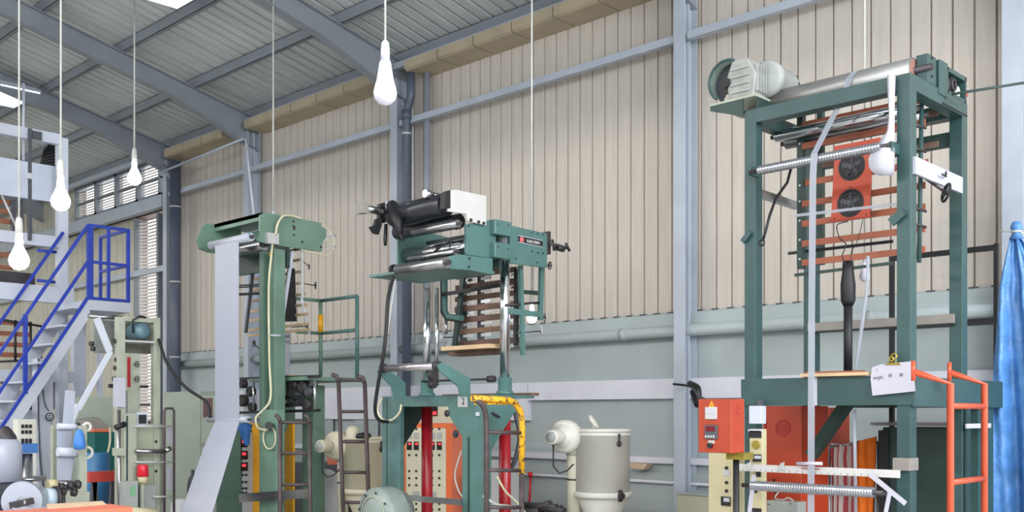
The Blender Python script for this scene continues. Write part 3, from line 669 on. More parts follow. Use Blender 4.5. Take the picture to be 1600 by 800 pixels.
# cloths on a rail
def cloth(px, X, m, name, label, amp, n=28, rows_=12, pxs_top=None):
    rows = []
    for j in range(rows_+1):
        k = j/rows_; row = []
        for i in range(n+1):
            u = i/n; pxa = px[0]+(px[1]-px[0])*u; top = px[2]+(px[3]-px[2])*u
            P_ = fx(pxa, top, X); z = P_.z*(1-k)+.35*k
            row.append(V((X+amp*math.sin(u*17+k*1.2)*(0.4+.6*k)+amp*.4*math.sin(u*41), P_.y+.02*math.sin(k*3+u*5), z)))
        rows.append(row)
    return single(name, MB().grid(rows, True, .012), m, label, 'cloth')
cloth((1298, 1366, 700, 682), 7.75, STRIPE, 'striped_cloth', 'pink and white striped cloth hanging behind the ruler rail', .035)
cloth((1340, 1366, 692, 681), 7.60, CLOTHO, 'orange_cloth', 'bright orange cloth hanging beside the dark bin', .02, 14)
cloth((1298, 1325, 692, 695), 7.9, SACK, 'white_cloth', 'plain white cloth hanging at the left behind the striped one', .02, 14)
single('drying_rail', MB().cyl((7.75, Yx(1296, 7.75), 0), (7.75, Yx(1296, 7.75), 1.38), .010, 8).cyl((7.75, Yx(1296, 7.75), 1.38), (7.75, Yx(1372, 7.75), 1.42), .010, 8).cyl((7.75, Yx(1372, 7.75), 1.42), (7.75, Yx(1372, 7.75), 0), .010, 8), STL, 'thin metal rail carrying the hanging cloths', 'rail')
D = cab('dark_cabinet', 'big dark green cabinet under a metal lid behind the orange ladder', 7.55, 1379, 1500, 668, .5, GRND)
part('metal_lid', MB().box(7.5, 8.1, Yx(1478, 7.5), Yx(1360, 7.5), fx(1420, 665, 7.5).z, fx(1420, 660, 7.5).z), STL, D)
part('side_panel', MB().box(7.52, 7.55, Yx(1387, 7.52), Yx(1372, 7.52), 0, fx(1380, 672, 7.5).z), BLK, D)
# orange ladder
pa = fy(1485, 600, 2.45); pb = fy(1538, 600, 2.45)
yl_ = 2.45
LA = ladder('orange_ladder', 'orange tubular ladder hooked on the deck at right', (pa.x, yl_, 0), (pa.x, yl_, pa.z), (pb.x, yl_, 0), (pb.x, yl_, pb.z), [zt(634, 6.1), zt(756, 6.1), .7, .25], .022, ORL, hook=[(-.16, .16, .075)])
for p in (pa, pb): part('hook_end', MB().cyl(V((p.x-.16, yl_+.16, p.z+.02)), V((p.x-.16, yl_+.16, p.z+.14)), .014, 8), ORL, LA)
# black frame rack behind
XK = 8.1
K = thing('frame_rack', 'black square-tube frame standing behind the tall tower', 'frame', fx(1555, 800, XK)*1)
K.location = (XK, Yx(1555, XK), 0)
part('post', MB().box(XK, XK+.04, Yx(1558, XK), Yx(1552, XK), 0, fx(1555, 380, XK).z), BLK, K)
part('post', MB().box(XK, XK+.04, Yx(1395, XK), Yx(1389, XK), 0, fx(1555, 380, XK).z), BLK, K)
z = fx(1555, 382, XK).z; part('rail', MB().box(XK, XK+.04, Yx(1558, XK), Yx(1395, XK), z-.04, z), BLK, K)
z = fx(1540, 502, XK).z; part('rail', MB().box(XK, XK+.04, Yx(1558, XK), Yx(1395, XK), z-.025, z+.02), BLK, K)
# blue tarp tied to column
YT = COLY['E']
rows = []; nr = 30; nc = 40
for j in range(nr+1):
    k = j/nr; py = 372+(800-372)*k*1.05
    wl = min(1, (k/.5)) if k < .5 else 1
    pl = 1578-12*min(1, k*6)-26*k**.9; pr = 1596+10*min(1, k*8)+90*k**.7
    row = []
    for i in range(nc+1):
        u = i/nc; px = pl+(pr-pl)*u; X = 8.0+.0*u
        P_ = fx(px, py, X); amp = .015+.05*k
        P_ = P_+V((-amp*math.sin(u*13+k*1.5)-amp*.5*math.sin(u*29-k*5)+.012*math.sin(k*37+u*11)*math.sin(u*9), 0, 0))
        row.append(P_)
    rows.append(row)
TP = thing('blue_tarpaulin', 'blue tarpaulin tied up to the far right column', 'tarpaulin', V((8.0, YT-.4, 0)))
part('sheet', MB().grid(rows, True, .012), TARP, TP)
kx = fx(1588, 362, 8.0)
part('knot', MB().lathe([(0, -.06), (.05, -.05), (.022, .0), (.045, .03), (.03, .07), (0, .08)], kx, UZ, 14), TARP, TP)
part('cord', MB().ring(kx, UZ, .03, .009, 14, 6).cyl(kx, kx+V((-.0, .12, .02)), .007, 6).cyl(kx, V((8.72, kx.y+.05, kx.z+.05)), .006, 6), CORD, TP)
# ------------------------------------------------------------------ middle machine (number 2)
XM = 5.9; YR = 6.05; YL = 7.38
M = thing('film_machine', 'teal film machine with chrome columns and number 2 plate, in the middle', 'machine', (XM, YR, 0))
def pY(poly, Y, th=.012): return MB().prism([fy(x, y, Y) for x, y in poly], (0, th, 0))
def pX(poly, X, th=.012): return MB().prism([fx(x, y, X) for x, y in poly], (th, 0, 0))
zb1 = 1.80
part('front_beam', MB().box(XM, XM+.06, YR+.3, YL-.1, 1.705, zb1), GRNW, M, .004)
part('front_post', MB().box(XM, XM+.05, Yx(625, XM), Yx(597, XM), 0, zb1), GRNW, M, .004)
part('front_post', pX([(760, 618), (716, 618), (700, 634), (702, 650), (722, 682), (722, 1000), (760, 1040)], XM, .05), GRN, M, .003)
part('side_plate', pY([(605, 622), (662, 622), (658, 655), (626, 705), (620, 800), (620, 930), (605, 930)], YL-.05), GRND, M)
part('side_plate', pY([(758, 618), (808, 624), (808, 638), (768, 702), (765, 960), (758, 960)], YR), GRN, M)
part('top_plate', MB().box(XM+.05, 6.5, YR+.02, YL-.03, 1.775, 1.80), GRNW, M)
pt = part('number_plate', MB().box(XM-.006, XM, Yx(731, XM), Yx(716, XM), fx(723, 636, XM).z, fx(723, 619, XM).z), SILV, M)
lettering('numeral', '2', INK, pt, fx(723.5, 627.5, XM-.008), MY, UZ, .085, .8)
CY = [(6.26, 7.2), (6.26, 6.19)]
for i, (x, y) in enumerate(CY):
    part('chrome_column', MB().cyl((x, y, 1.9), (x, y, 3.22 if i else 2.8), .042 if i else .036, 20), CHR, M)
    if not i: part('guide_rod', MB().cyl((x+.05, y-.08, 1.9), (x+.05, y-.08, 2.8), .018, 12), CHR, M)
    part('column_base', MB().lathe([(0, 1.80), (.075, 1.80), (.075, 1.83), (.06, 1.84), (.06, 1.95), (0, 1.95)], (x, y, 0), UZ, 20), GRN, M)
    part('red_column', MB().cyl((x, y, 0), (x, y, 1.77), .052, 20), RED, M)
a = fx(660, 594, 6.2); part('tie_rod', MB().cyl((6.2, 7.2, 1.94), (6.2, 6.25, 1.94), .01, 8).cyl((6.2, 6.33, 1.94), (6.2, 6.26, 1.94), .03, 10), IRON, M)
part('cam', MB().cyl((6.0, 6.85, 1.98), (6.0, 6.8, 1.98), .045, 14).cyl((6.0, 6.85, 1.9), (6.0, 6.8, 1.9), .035, 14), IRON, M)
# front arms and roller
part('roller_arm', pY([(590, 580), (599, 575), (607, 578), (634, 598), (634, 622), (616, 622), (613, 605)], 7.0, .015), GRN, M)
part('roller_arm', pY([(684, 570), (692, 566), (735, 592), (735, 620), (720, 620), (717, 604), (688, 580)], 6.12, .015), GRN, M)
a = fx(603, 576, 5.55); b = fx(680, 571, 5.55); a.z = b.z = 2.03
roller(M, b, a, .032, mat('foil_roll', (206, 196, 202), .22, .9, .1, 8), jm=IRON)
part('bearing', MB().cyl(b-UY*.05, b+UY*.0, .04, 12), IRON, M)
part('bearing', MB().cyl(a+UY*.05, a+UY*.0, .04, 12), IRON, M)
# head
YH = 6.05
part('head_plate', pY([(729, 350), (760, 345), (775, 345), (775, 405), (729, 398)], YH, .03), GRN, M, .003)
part('head_plate', pY([(797, 352), (855, 365), (855, 418), (843, 417), (797, 411)], YH, .03), GRN, M, .003)
for ya, yb in ((346, 369), (381, 405)):
    part('clamp_block', MB().box(Xy(772, YH-.05), Xy(798, YH-.05), YH-.06, YH+.22, zy(1, 1, 1) if 0 else zt(yb, 8.55), zt(ya, 8.55)), GRN, M, .008)
bolts(M, [fy(x, y, YH-.061) for x, y in ((778, 350), (794, 352), (778, 386), (794, 389))], MY, .007)
bolts(M, [fy(x, y, YH) for x, y in ((806, 404), (839, 410), (831, 393), (840, 395), (848, 396), (831, 363), (840, 365), (848, 367), (732, 353))], MY, .008)
npl = part('name_plate', pY([(810, 368), (848, 376), (848, 386), (810, 378)], YH-.004, .004), BLK, M)
part('logo', MB().lathe([(0, 0), (.026, 0), (.026, .002), (0, .003)], fy(815.5, 374.5, YH-.005), MY, 20), mat('logo_red', (214, 110, 110), .5), npl)
c = fy(833.5, 378.4, YH-.006)
d = (fy(848, 376, YH)-fy(810, 368, YH)); 
lettering('lettering', 'KUNG HSING', INKW, npl, c, UX-UZ*.0, UZ, .036, .74)
part('border', pY([(810, 367.4), (848, 375.4), (848, 376.2), (810, 368.2)], YH-.006, .004), WHT, npl)
part('border', pY([(810, 377.6), (848, 385.6), (848, 386.4), (810, 378.4)], YH-.006, .004), WHT, npl)
part('lower_plate', pY([(703, 400), (718, 397), (770, 404), (770, 429), (734, 422), (703, 420)], YH-.04, .03), GRN, M, .003)
bolts(M, [fy(x, y, YH-.041) for x, y in ((733, 404), (732, 417))], MY, .01)
part('under_shelf', MB().prism([(5.42, YH, 2.80), (5.42, 6.98, 2.80), (6.0, 6.98, 2.80), (6.0, YH, 2.80)], (0, 0, .02)), GRN, M)
part('far_plate', pY([(622, 370), (667, 362), (706, 372), (706, 425), (622, 425)], 6.97, .02), GRN, M, .003)
part('back_plate', MB().box(6.05, 6.08, YH, 6.97, 2.85, 3.18), GRND, M)
a = fx(614, 336, 5.58); b = fx(697, 320, 5.58); a.z = b.z = 3.33
roller(M, b, a, .092, RUB, 'rubber_roll')
a2 = fx(614, 360, 5.68); b2 = fx(715, 350, 5.68)
part('dark_wrap', MB().cyl((5.7, 6.15, 3.21), (5.7, 6.95, 3.21), .06, 18), RUB, M)
def rl(pa, pb, X, r, m=STL):
    a, b = fx(*pa, X), fx(*pb, X); a.z = b.z = (a.z+b.z)/2; return roller(M, b, a, r, m)
rl((646, 362), (716, 350), 5.5, .03)
rl((621, 421), (698, 411), 5.42, .045)
rl((640, 405), (712, 393), 5.62, .03)
part('nip_roll', MB().cyl((5.82, 6.1, 3.02), (5.82, 6.95, 3.02), .07, 22), CHR, M)
for px, py, Y in ((617, 421, 6.9), (702, 411, 6.1), (643, 362, 6.78), (716, 350, 6.1)): part('bearing', MB().cyl(fy(px, py, Y), fy(px, py, Y)+UY*.03, .045, 12), BLK, M)
part('belt', MB().tube([fx(652, 412, 5.6), fx(690, 385, 5.6), fx(712, 371, 5.6)], .009, 6).tube([fx(652, 414, 5.6), fx(700, 398, 5.6), fx(706, 372, 5.6)], .007, 6), BLK, M)
part('white_plate', pY([(705, 297), (712, 296), (760, 306), (760, 352), (731, 345), (729, 334), (700, 330), (700, 326), (705, 325)], YH-.03, .02), WHTC, M, .002)
part('roll_bracket', pY([(697, 300), (703, 297), (706, 298), (706, 330), (699, 330), (695, 325)], YH-.02, .06), BLK, M)
bolts(M, [fy(x, y, YH-.03) for x, y in ((735, 344), (747, 347), (755, 349))], MY, .014)
part('air_cylinder', MB().cyl(fy(674, 305, 6.3), fy(698, 311, 6.3), .03, 14).cyl(fy(664, 302, 6.3), fy(675, 305, 6.3), .034, 10), STL, M)
S = part('air_cylinder', MB().cyl(fy(570, 325, 6.95), fy(596, 331, 6.95), .032, 14), STL, M)
part('end_cap', MB().beam(fy(561, 325, 6.95), fy(571, 326, 6.95), .09, .09), mat('cap_grey', (140, 138, 132), .5), S)
part('roll_bracket', pY([(594, 318), (605, 315), (606, 347), (596, 349), (593, 340)], 6.93, .04), BLK, M)
part('bracket_edge', pY([(603, 315), (606, 315), (607, 348), (604, 348)], 6.92, .01), WHT, M)
part('strap', pY([(588, 342), (595, 340), (597, 352), (592, 366), (585, 364), (579, 354), (586, 352)], 6.85, .03), BLK, M)
part('strap', MB().tube([fx(603, 350, 5.5), fx(602, 375, 5.5), fx(602, 384, 5.5)], [.014, .018, .012], 8), BLK, M)
part('strap', MB().tube([fx(612, 320, 5.55), fx(622, 345, 5.5), fx(625, 372, 5.5)], [.05, .05, .02], 8).tube([fx(612, 350, 5.5), fx(622, 362, 5.5), fx(630, 375, 5.5)], [.012, .02, .012], 8), BLK, M)
q = fy(858, 380, YH+.05)
part('adjuster', MB().box(q.x-.03, q.x, q.y-.02, q.y+.06, q.z-.1, q.z+.1).cyl(fy(857, 380, YH), fy(888, 388, YH), .014, 8).cyl(fy(863, 374, YH), fy(866, 392, YH), .012, 8).cyl(fy(884, 380, YH), fy(890, 392, YH), .012, 8).cyl(fy(870, 386, YH), fy(880, 389, YH), .03, 10), IRON, M)
handwheel(M, fy(859, 415, YH), (1, -.4, 0), .032, IRON, rod=fy(848, 412, YH+.02))
handwheel(M, fy(850, 496, YH+.1), (1, -.4, 0), .032, IRON, rod=fy(820, 490, YH+.1))
handwheel(M, fy(845, 517, YH+.1), (1, -.5, 0), .036, SILV, rod=fy(805, 520, YH+.1))
handwheel(M, fx(692, 527, 6.3), (-.2, .9, 0), .036, SILV, rod=fx(715, 527, 6.3))
# slat cage under the head
XS = 6.5
for i, (py, w_) in enumerate(((431, 8), (449, 10), (466, 8), (482, 9), (499, 9), (517, 8), (536, 9))):
    p0 = fx(712+i*-.6, py+2, XS); y1 = Yx(806+i*1.5, XS); h = w_/2/1610*9.4
    part('slat', MB().box(XS, XS+.015, y1, p0.y, p0.z-h, p0.z+h), WOODD if i != 5 else mat('tan_slat', (134, 104, 82), .6, 0, .2, 5), M)
    for k, (u0, u1) in enumerate(((724, 742), (752, 768), (799, 803))):
        part('clip', MB().box(XS-.005, XS, Yx(u1, XS), Yx(u0, XS), p0.z-h-.035, p0.z-h-.008), SILV if (i+k) % 3 else STL, M)
part('backing_bar', MB().box(XS+.03, XS+.04, Yx(752, XS), Yx(742, XS), fx(745, 550, XS).z, fx(745, 425, XS).z).box(XS+.03, XS+.04, Yx(725, XS), Yx(714, XS), fx(720, 550, XS).z, fx(720, 425, XS).z), DGREY, M)
part('cage_post', MB().beam(fx(724, 432, 6.45), fx(710, 545, 6.45), .05, .03), GRND, M)
part('cage_post', MB().beam(fx(807, 420, 6.45), fx(806, 540, 6.45), .035, .03), BLK, M)
part('cage_arm', MB().tube([fx(695, 438, 6.4), fx(695, 485, 6.4), fx(700, 495, 6.4), fx(722, 497, 6.4)], .028, 10), GRN, M)
part('cage_arm', MB().tube([fx(690, 438, 6.42), fx(690, 488, 6.42), fx(697, 499, 6.42), fx(718, 501, 6.42)], .012, 8), BLK, M)
part('cage_rail', MB().beam(fx(692, 460, 6.38), fx(790, 444, 6.38), .03, .03), BLK, M)
part('cage_foot_rod', MB().cyl(fx(697, 500, 6.3), fx(697, 522, 6.3), .014, 8), STL, M)
part('hanger_post', MB().beam(fy(813, 415, YH+.1), fy(817, 555, YH+.1), .03, .04), GRN, M)
part('hanger_post', MB().beam(fy(846, 418, YH+.1), fy(844, 500, YH+.1), .03, .045), GRN, M)
part('hanger_rail', MB().beam(fy(795, 486, YH+.1), fy(846, 492, YH+.1), .03, .05), GRN, M)
part('hanger_rail', MB().beam(fy(815, 456, YH+.25), fy(842, 458, YH+.25), .03, .035), GRND, M)
part('screw_rod', MB().cyl(fy(790, 477, YH+.1), fy(842, 473, YH+.1), .012, 8), IRON, M)
single('board', MB().box(6.15, 6.42, 6.28, Yx(689, 6.15), 2.205, 2.24), WOODL, 'pale wooden board under the slatted cage of the middle machine', 'board')
single('board', MB().box(6.3, 6.46, 6.33, 6.95, 2.165, 2.20), WOODD, 'dark wooden board just below the pale board of the middle cage', 'board')
single('board', MB().box(6.55, 6.65, Yx(830, 6.55), Yx(690, 6.55), 1.80, 1.825), WOODD, 'brown plank lying across the middle machine deck behind the columns', 'board')
hz = [fx(614, 432, 5.42), fx(606, 470, 5.42), fx(603, 520, 5.42), fx(598, 560, 5.42), fx(590, 605, 5.45), fx(586, 640, 5.5), fx(592, 656, 5.7), fx(606, 659, 5.85)]
cord('hose', 'thick black hose drooping down the left side of the middle machine', hz, .016, BLK, 'hose')
cord('hose', 'pale hose looping on the left post of the middle machine', [fx(597, 622, 5.86), fx(590, 640, 5.86), fx(598, 655, 5.86), fx(612, 656, 5.86), fx(624, 645, 5.86), fx(627, 632, 5.86)], .009, CORDC, 'hose')
cord('air_line', 'thin white line hanging beside the black hose', [fx(618, 436, 5.44), fx(611, 480, 5.44), fx(606, 520, 5.44), fx(600, 560, 5.44)], .005, CORD)
part('switch', MB().box(XM-.02, XM, Yx(750, XM), Yx(746, XM), fx(748, 650, XM).z, fx(748, 644, XM).z), WHT, M)
part('lever', MB().cyl(fy(768, 645, YR), fy(781, 652, YR-.03), .01, 8), BLK, M)
part('post_groove', MB().box(XM-.004, XM, Yx(734, XM), Yx(731, XM), .3, 1.45), GRND, M)
part('grey_rail', MB().beam(fx(592, 774, 5.82), fx(722, 785, 5.82), .02, .05), STL, M)
part('oval_cap', MB().lathe([(0, 0), (.03, 0), (.03, .01), (0, .012)], fx(699, 646, XM-.002), MX, 16), IRON, M)
# yellow and brown hooped ladder
YLd = 5.72
def LP(px, py, dy=0): return fy(px, py, YLd+dy)
LD = thing('hooped_ladder', 'ladder with worn yellow curved top hooked on the middle machine', 'ladder', V((LP(790, 700).x, YLd, 0)))
xa, xb = LP(760, 800).x, LP(815, 800).x
part('stile', MB().tube([(xa, YLd, 0), LP(760, 660), LP(758, 642), LP(752, 630), LP(742, 624, .02)], .022, 12), RUST, LD)
part('stile', MB().tube([(xb, YLd, 0), LP(815, 740)], .022, 12), RUST, LD)
part('stile_top', MB().tube([LP(815, 740), LP(816, 660), LP(813, 642), LP(805, 630), LP(795, 625), LP(738, 622, .02)], .026, 12), YELW, LD)
part('hoop_plate', MB().beam(LP(742, 626, .03), LP(794, 626, .03), .02, .06), YELW, LD)
for py in (676, 735, 793, 845): part('rung', MB().cyl(LP(760, py-1), LP(815, py), .016, 10), RUST, LD)
# control panel behind the arch
P2 = cab('operator_cabinet', 'orange and cream control panel with red displays behind the red post', 6.95, 628, 706, 661, .01, ORGP)
X2 = 6.95; ya, yb = Yx(706, X2), Yx(628, X2); zt2 = fx(670, 661, X2).z
part('side', MB().box(X2, X2+.45, ya, ya+.01, 0, zt2), SAL, P2); part('back', MB().box(X2+.01, X2+.45, ya+.01, yb, 0, zt2-.005), SAL, P2)
part('face', MB().box(X2-.006, X2, Yx(697, X2), Yx(635, X2), .1, zt2-.05), CRMP, P2)
cols = [640, 651, 676, 687]
for cx in cols:
    plate(P2, cx-4, cx+4, 676, 686, X2-.006, SILV, 'label_holder', .006)
    d_ = plate(P2, cx-3.5, cx+3.5, 690, 703, X2-.006, BLK, 'display', .01)
    plate(d_, cx-2, cx+2, 692, 695, X2-.016, LEDR, 'digits', .002)
    for py in (670, 711, 736, 747, 758, 787, 796): dot(P2, cx, py, X2-.006, .012, BLK if py != 758 and py != 736 else IRON, 'knob', .012)
plate(P2, 671, 682, 768, 776, X2-.006, SILV, 'plate'); plate(P2, 646, 656, 768, 776, X2-.006, SILV, 'plate')
part('side_vent', MB().lathe([(0, 0), (.04, 0), (.04, .004), (0, .005)], fy(712, 678, ya), MY, 18), DGREY, P2)
K2 = cab('cream_cabinet', 'tall cream cabinet standing behind the orange and cream panel', 7.5, 640, 716, 625, .3, CRMP)
plate(K2, 674, 684, 634, 650, 7.5, BLK, 'screen', .01); plate(K2, 674, 682, 643, 648, 7.49, LEDR, 'digits', .003)
single('grey_cabinet', MB().box(7.25, 7.5, Yx(628, 7.25), Yx(612, 7.25), 0, 1.15), MOT, 'grey cabinet edge left of the orange and cream panel', 'cabinet', bevel=.004)
single('side_box', MB().box(6.9, 7.1, Yx(790, 6.9), Yx(752, 6.9), .3, fx(770, 720, 6.9).z), SILV, 'grey instrument box standing behind the ladder with the yellow top', 'box', bevel=.004)
cord('hose', 'pale hose sagging behind the ladder with the yellow top', [LP(756, 775, .2), LP(775, 788, .2), LP(800, 792, .2), LP(815, 800, .2)], .012, CORD, 'hose')
cord('hose', 'pale hose running diagonally across the right red post', [LP(777, 745, .2), LP(790, 768, .2), LP(808, 785, .2), LP(820, 800, .2)], .009, CORDC, 'hose')
cord('hose', '', [fx(804, 640, 6.35), fx(812, 680, 6.35), fx(806, 715, 6.35), fx(797, 735, 6.35)], .02, DGREY, parent=M)
cord('wire', 'pale wire bowing across the orange panel side', [fx(721, 705, 6.0), fx(711, 740, 6.0), fx(716, 765, 6.0), fx(724, 778, 6.0)], .007, CORD)
# big grey geared motor in front
GM = thing('geared_motor', 'large round grey motor housing at the bottom left of the middle machine', 'motor', V((fx(585, 800, 5.6).x, fx(585, 800, 5.6).y, 0)))
c = fx(583, 805, 5.6)
part('housing', MB().lathe([(0, -.02), (.12, -.02), (.15, .0), (.235, .02), (.245, .05), (.245, .2), (.21, .3), (0, .3)], c, UX, 36), mat('motor_sage', (134, 146, 140), .4, 0, .08, 6), GM)
part('cover_ring', MB().ring(c-UX*.005, UX, .16, .006, 36, 6), OLV, GM)
bolts(GM, [c+V((0, math.cos(t)*.2, math.sin(t)*.2)) for t in [k*PI/4+.2 for k in range(8)]], MX, .01)
part('lettering_plate', MB().ring(c+UX*.012, UX, .195, .004, 20, 6, PI*.9, PI*1.35), IRON, GM)
part('pedestal', MB().box(c.x+.02, c.x+.28, c.y-.2, c.y+.2, 0, c.z-.12), OLV, GM, .01)
# pipes and fittings heap right of middle
HP = thing('pipe_fittings', 'dark greasy pipe fittings heaped at the foot of the middle machine', 'fittings', V((6.9, Yx(850, 6.9), 0)))
part('bench', MB().box(6.75, 7.2, Yx(868, 6.9), Yx(815, 6.9), 0, fx(850, 800, 6.9).z-.05), DGREY, HP)
for (a_, b_, r_) in (((820, 788), (870, 792), .025), ((825, 797), (860, 786), .03), ((840, 794), (882, 798), .03), ((818, 800), (845, 799), .045), ((855, 800), (878, 794), .03)):
    part('fitting', MB().cyl(fx(*a_, 6.85), fx(*b_, 6.85), r_, 12), IRON, HP)
# ------------------------------------------------------------------ hopper dryers
def hopper(name, label, pc, t, rpx, ytop, ybot, m, blow, lidm=None, duct=None):
    r = rpx/1610*t; c = at(pc, 645, t); zt_ = zt(ytop, t); zb_ = zt(ybot, t)
    H = thing(name, label, 'hopper dryer', (c.x, c.y, 0)); o = V((c.x, c.y, 0))
    B = part('barrel', MB().lathe([(0, zb_), (r, zb_), (r, zt_-.05), (r*1.02, zt_-.05), (r*1.02, zt_-.03), (r, zt_-.03), (r, zt_-.015), (r*1.05, zt_-.015), (r*1.06, zt_), (r*.98, zt_+.012), (0, zt_+.014)], o, UZ, 40), m, H)
    part('band', MB().lathe([(r, zb_+.02), (r*1.08, zb_+.015), (r*1.08, zb_), (r*1.1, zb_-.02), (r*1.04, zb_-.035), (r*.8, zb_-.035)], o, UZ, 40), m, H)
    part('cone', MB().lathe([(r*.93, zb_-.03), (r*.9, zb_-.06), (r*.35, zb_-.38), (r*.35, zb_-.45), (0, zb_-.45)], o, UZ, 36), m, H)
    part('stand', MB().box(o.x-.12, o.x+.12, o.y-.12, o.y+.12, 0, .06).cyl(o+UZ*.06, o+UZ*(zb_-.44), r*.33, 16), OLV, H)
    # latch, on the side facing the camera to the right
    a = math.atan2(-c.y, -c.x)+.62
    e = V((math.cos(a), math.sin(a), 0)); p = o+e*(r+.008)
    part('latch', MB().tube([p+UZ*(zt_-.03), p+UZ*(zt_-.09), p+UZ*(zt_-.14)], [.014, .01, .008], 8).ring(p+UZ*(zt_-.12), e, .024, .004, 16, 6), IRON, B)
    part('clamp', MB().cyl(p+UZ*(zb_-.06)+e*.02, p+UZ*(zb_+.04)+e*.02, .02, 10).cyl(p+UZ*(zb_-.01)-e*.03, p+UZ*(zb_-.01)+e*.05, .03, 12), IRON, H)
    # blower
    bx_, by_ = blow; bc = at(bx_, by_, t-.05); rr = 26/1610*t if rpx > 40 else 22/1610*t
    sd = V((-R2[0], -R2[1], 0)); axb = V((-1, -.25, 0)).normalized() # faces the aisle
    BL = part('blower', MB().lathe([(0, -.07), (rr*.8, -.07), (rr, -.045), (rr, .045), (rr*.8, .07), (rr*.66, .075), (rr*.62, .095), (rr*.5, .1), (rr*.45, .12), (0, .12)], bc, axb, 32), m, H)
    mp = bc+axb*.12
    part('blower_motor', MB().lathe([(0, 0), (.062, 0), (.066, .02), (.066, .15), (.06, .165), (0, .165)], mp, axb, 22), m, BL)
    part('motor_cap', MB().lathe([(0, 0), (.05, 0), (.05, .006), (0, .006)], mp+axb*.165, axb, 20), MOT, BL)
    du = at(bx_+ (12 if rpx > 40 else 9), by_, t-.0)
    part('duct', MB().tube([V((du.x, du.y, bc.z-.02)), V((du.x, du.y, bc.z-.12)), V((du.x, du.y, 0.25))], [.06, .062, .058], 20), mat('duct_cream', (204, 198, 180), .55, 0, .08, 6), H)
    part('duct_collar', MB().cyl((du.x, du.y, bc.z-.17), (du.x, du.y, bc.z-.12), .07, 20), OLV, H); part('duct_clip', MB().cyl((du.x, du.y, bc.z-.40), (du.x, du.y, bc.z-.385), .064, 20), IRON, H)
    q = mp+axb*.12-UZ*.06
    part('cable', MB().tube([q, q-UZ*.2, q-UZ*.26+sd*-.05, q-UZ*.24+sd*-.12, q-UZ*.18+sd*-.18], .007, 8), BLK, BL)
    return H, o, r, zt_, zb_
H, o, r, z1, z0 = hopper('hopper_dryer', 'large cream hopper dryer beside the grey column, blower on its left', 941, 9.4, 43, 672, 770, CREAM, (884, 682))
fl = at(928, 660, 9.3)
part('lid_flap', MB().lathe([(0, -.01), (.065, -.01), (.07, 0), (.065, .01), (0, .012)], V((fl.x, fl.y, z1+.08)), (.35, -.8, .6), 24), CREAM, H)
part('flap_hinge', MB().cyl(V((fl.x, fl.y, z1)), V((fl.x, fl.y, z1+.07)), .012, 8), CREAM, H)
H, o, r, z1, z0 = hopper('hopper_dryer', 'cream hopper dryer seen behind the dark ladder', 573, 10.9, 37, 684, 765, mat('hopper_buff', (208, 202, 178), .45, 0, .05, 4), (527, 696))
part('lid_dome', MB().lathe([(.07, 0), (.07, .08), (.05, .12), (0, .13)], at(551, 684, 10.75).xy.to_3d()+UZ*z1, UZ, 20), MATS['hopper_buff'], H)
part('lid_knob', MB().lathe([(0, 0), (.09, 0), (.07, .05), (0, .06)], at(568, 684, 10.7).xy.to_3d()+UZ*z1, UZ, 16), BLK, H)
# dark ladder
tl = 10.2
def L3(px, py, t=tl): return at(px, py, t)
a, b = L3(533, 620), L3(574, 620)
DL = ladder('dark_ladder', 'narrow dark steel ladder leaning in front of the left hopper dryer', (L3(540, 800).x, L3(540, 800).y, 0), L3(529, 598), (L3(580, 800).x, L3(580, 800).y, 0), L3(570, 600), [zt(y, tl) for y in (643, 690, 738, 785, 830)], .022, RUST, rr=.017)
part('hook', MB().tube([L3(529, 598), L3(526, 588), L3(518, 585)], .022, 10), RUST, DL); part('hook', MB().tube([L3(570, 600), L3(567, 590), L3(558, 588)], .022, 10), RUST, DL)
part('hook_rung', MB().cyl(L3(527, 592), L3(568, 595), .014, 8), RUST, DL)
# green deck with guard rail
XD = 6.9
G2 = thing('guarded_deck', 'green work deck with tubular guard rail and yellow sleeve', 'platform', (XD, Yx(540, XD), 0))
ydn, ydf = Yx(566, XD), Yx(478, XD); zd = 2.03
part('deck', MB().box(6.15, XD+.02, ydn, ydf, zd-.04, zd), GRNL, G2)
part('bracket', MB().prism([(6.35, ydf-.3, zd-.04), (6.35, ydn+.15, zd-.04), (6.35, ydf-.3, zd-.42)], (.012, 0, 0)), GRND, G2)
part('support', MB().box(6.33, 6.45, ydf-.45, ydf-.3, 0, zd-.04), GRNL, G2)
yn_, yf_ = Yx(558, XD), Yx(501, XD); ztop = 2.93
P1 = part('rail_post', MB().cyl((XD, yn_, zd), (XD, yn_, ztop), .022, 12), GRN, G2)
P2_ = part('rail_post', MB().cyl((XD, yf_, zd), (XD, yf_, ztop), .022, 12), GRNL, G2)
part('sleeve', MB().cyl((XD, yf_, zt(520, 11.8)), (XD, yf_, zt(492, 11.8)), .03, 14), YEL, P2_)
for z in (ztop, zt(519, 11.6)):
    part('guard_rail', MB().cyl((XD, yn_, z), (XD, yf_, z), .02, 10), GRN, G2); part('guard_rail', MB().cyl((XD, yf_, z), (XD-.33, yf_, z), .02, 10), GRNL, G2)
single('board', MB().prism([(6.2, ydn+.35, zd), (6.2, ydf-.1, zd), (6.45, ydf-.05, zd), (6.5, ydn+.4, zd)], (0, 0, .025)), WOODL, 'thin pale board resting on the green guarded deck', 'board')
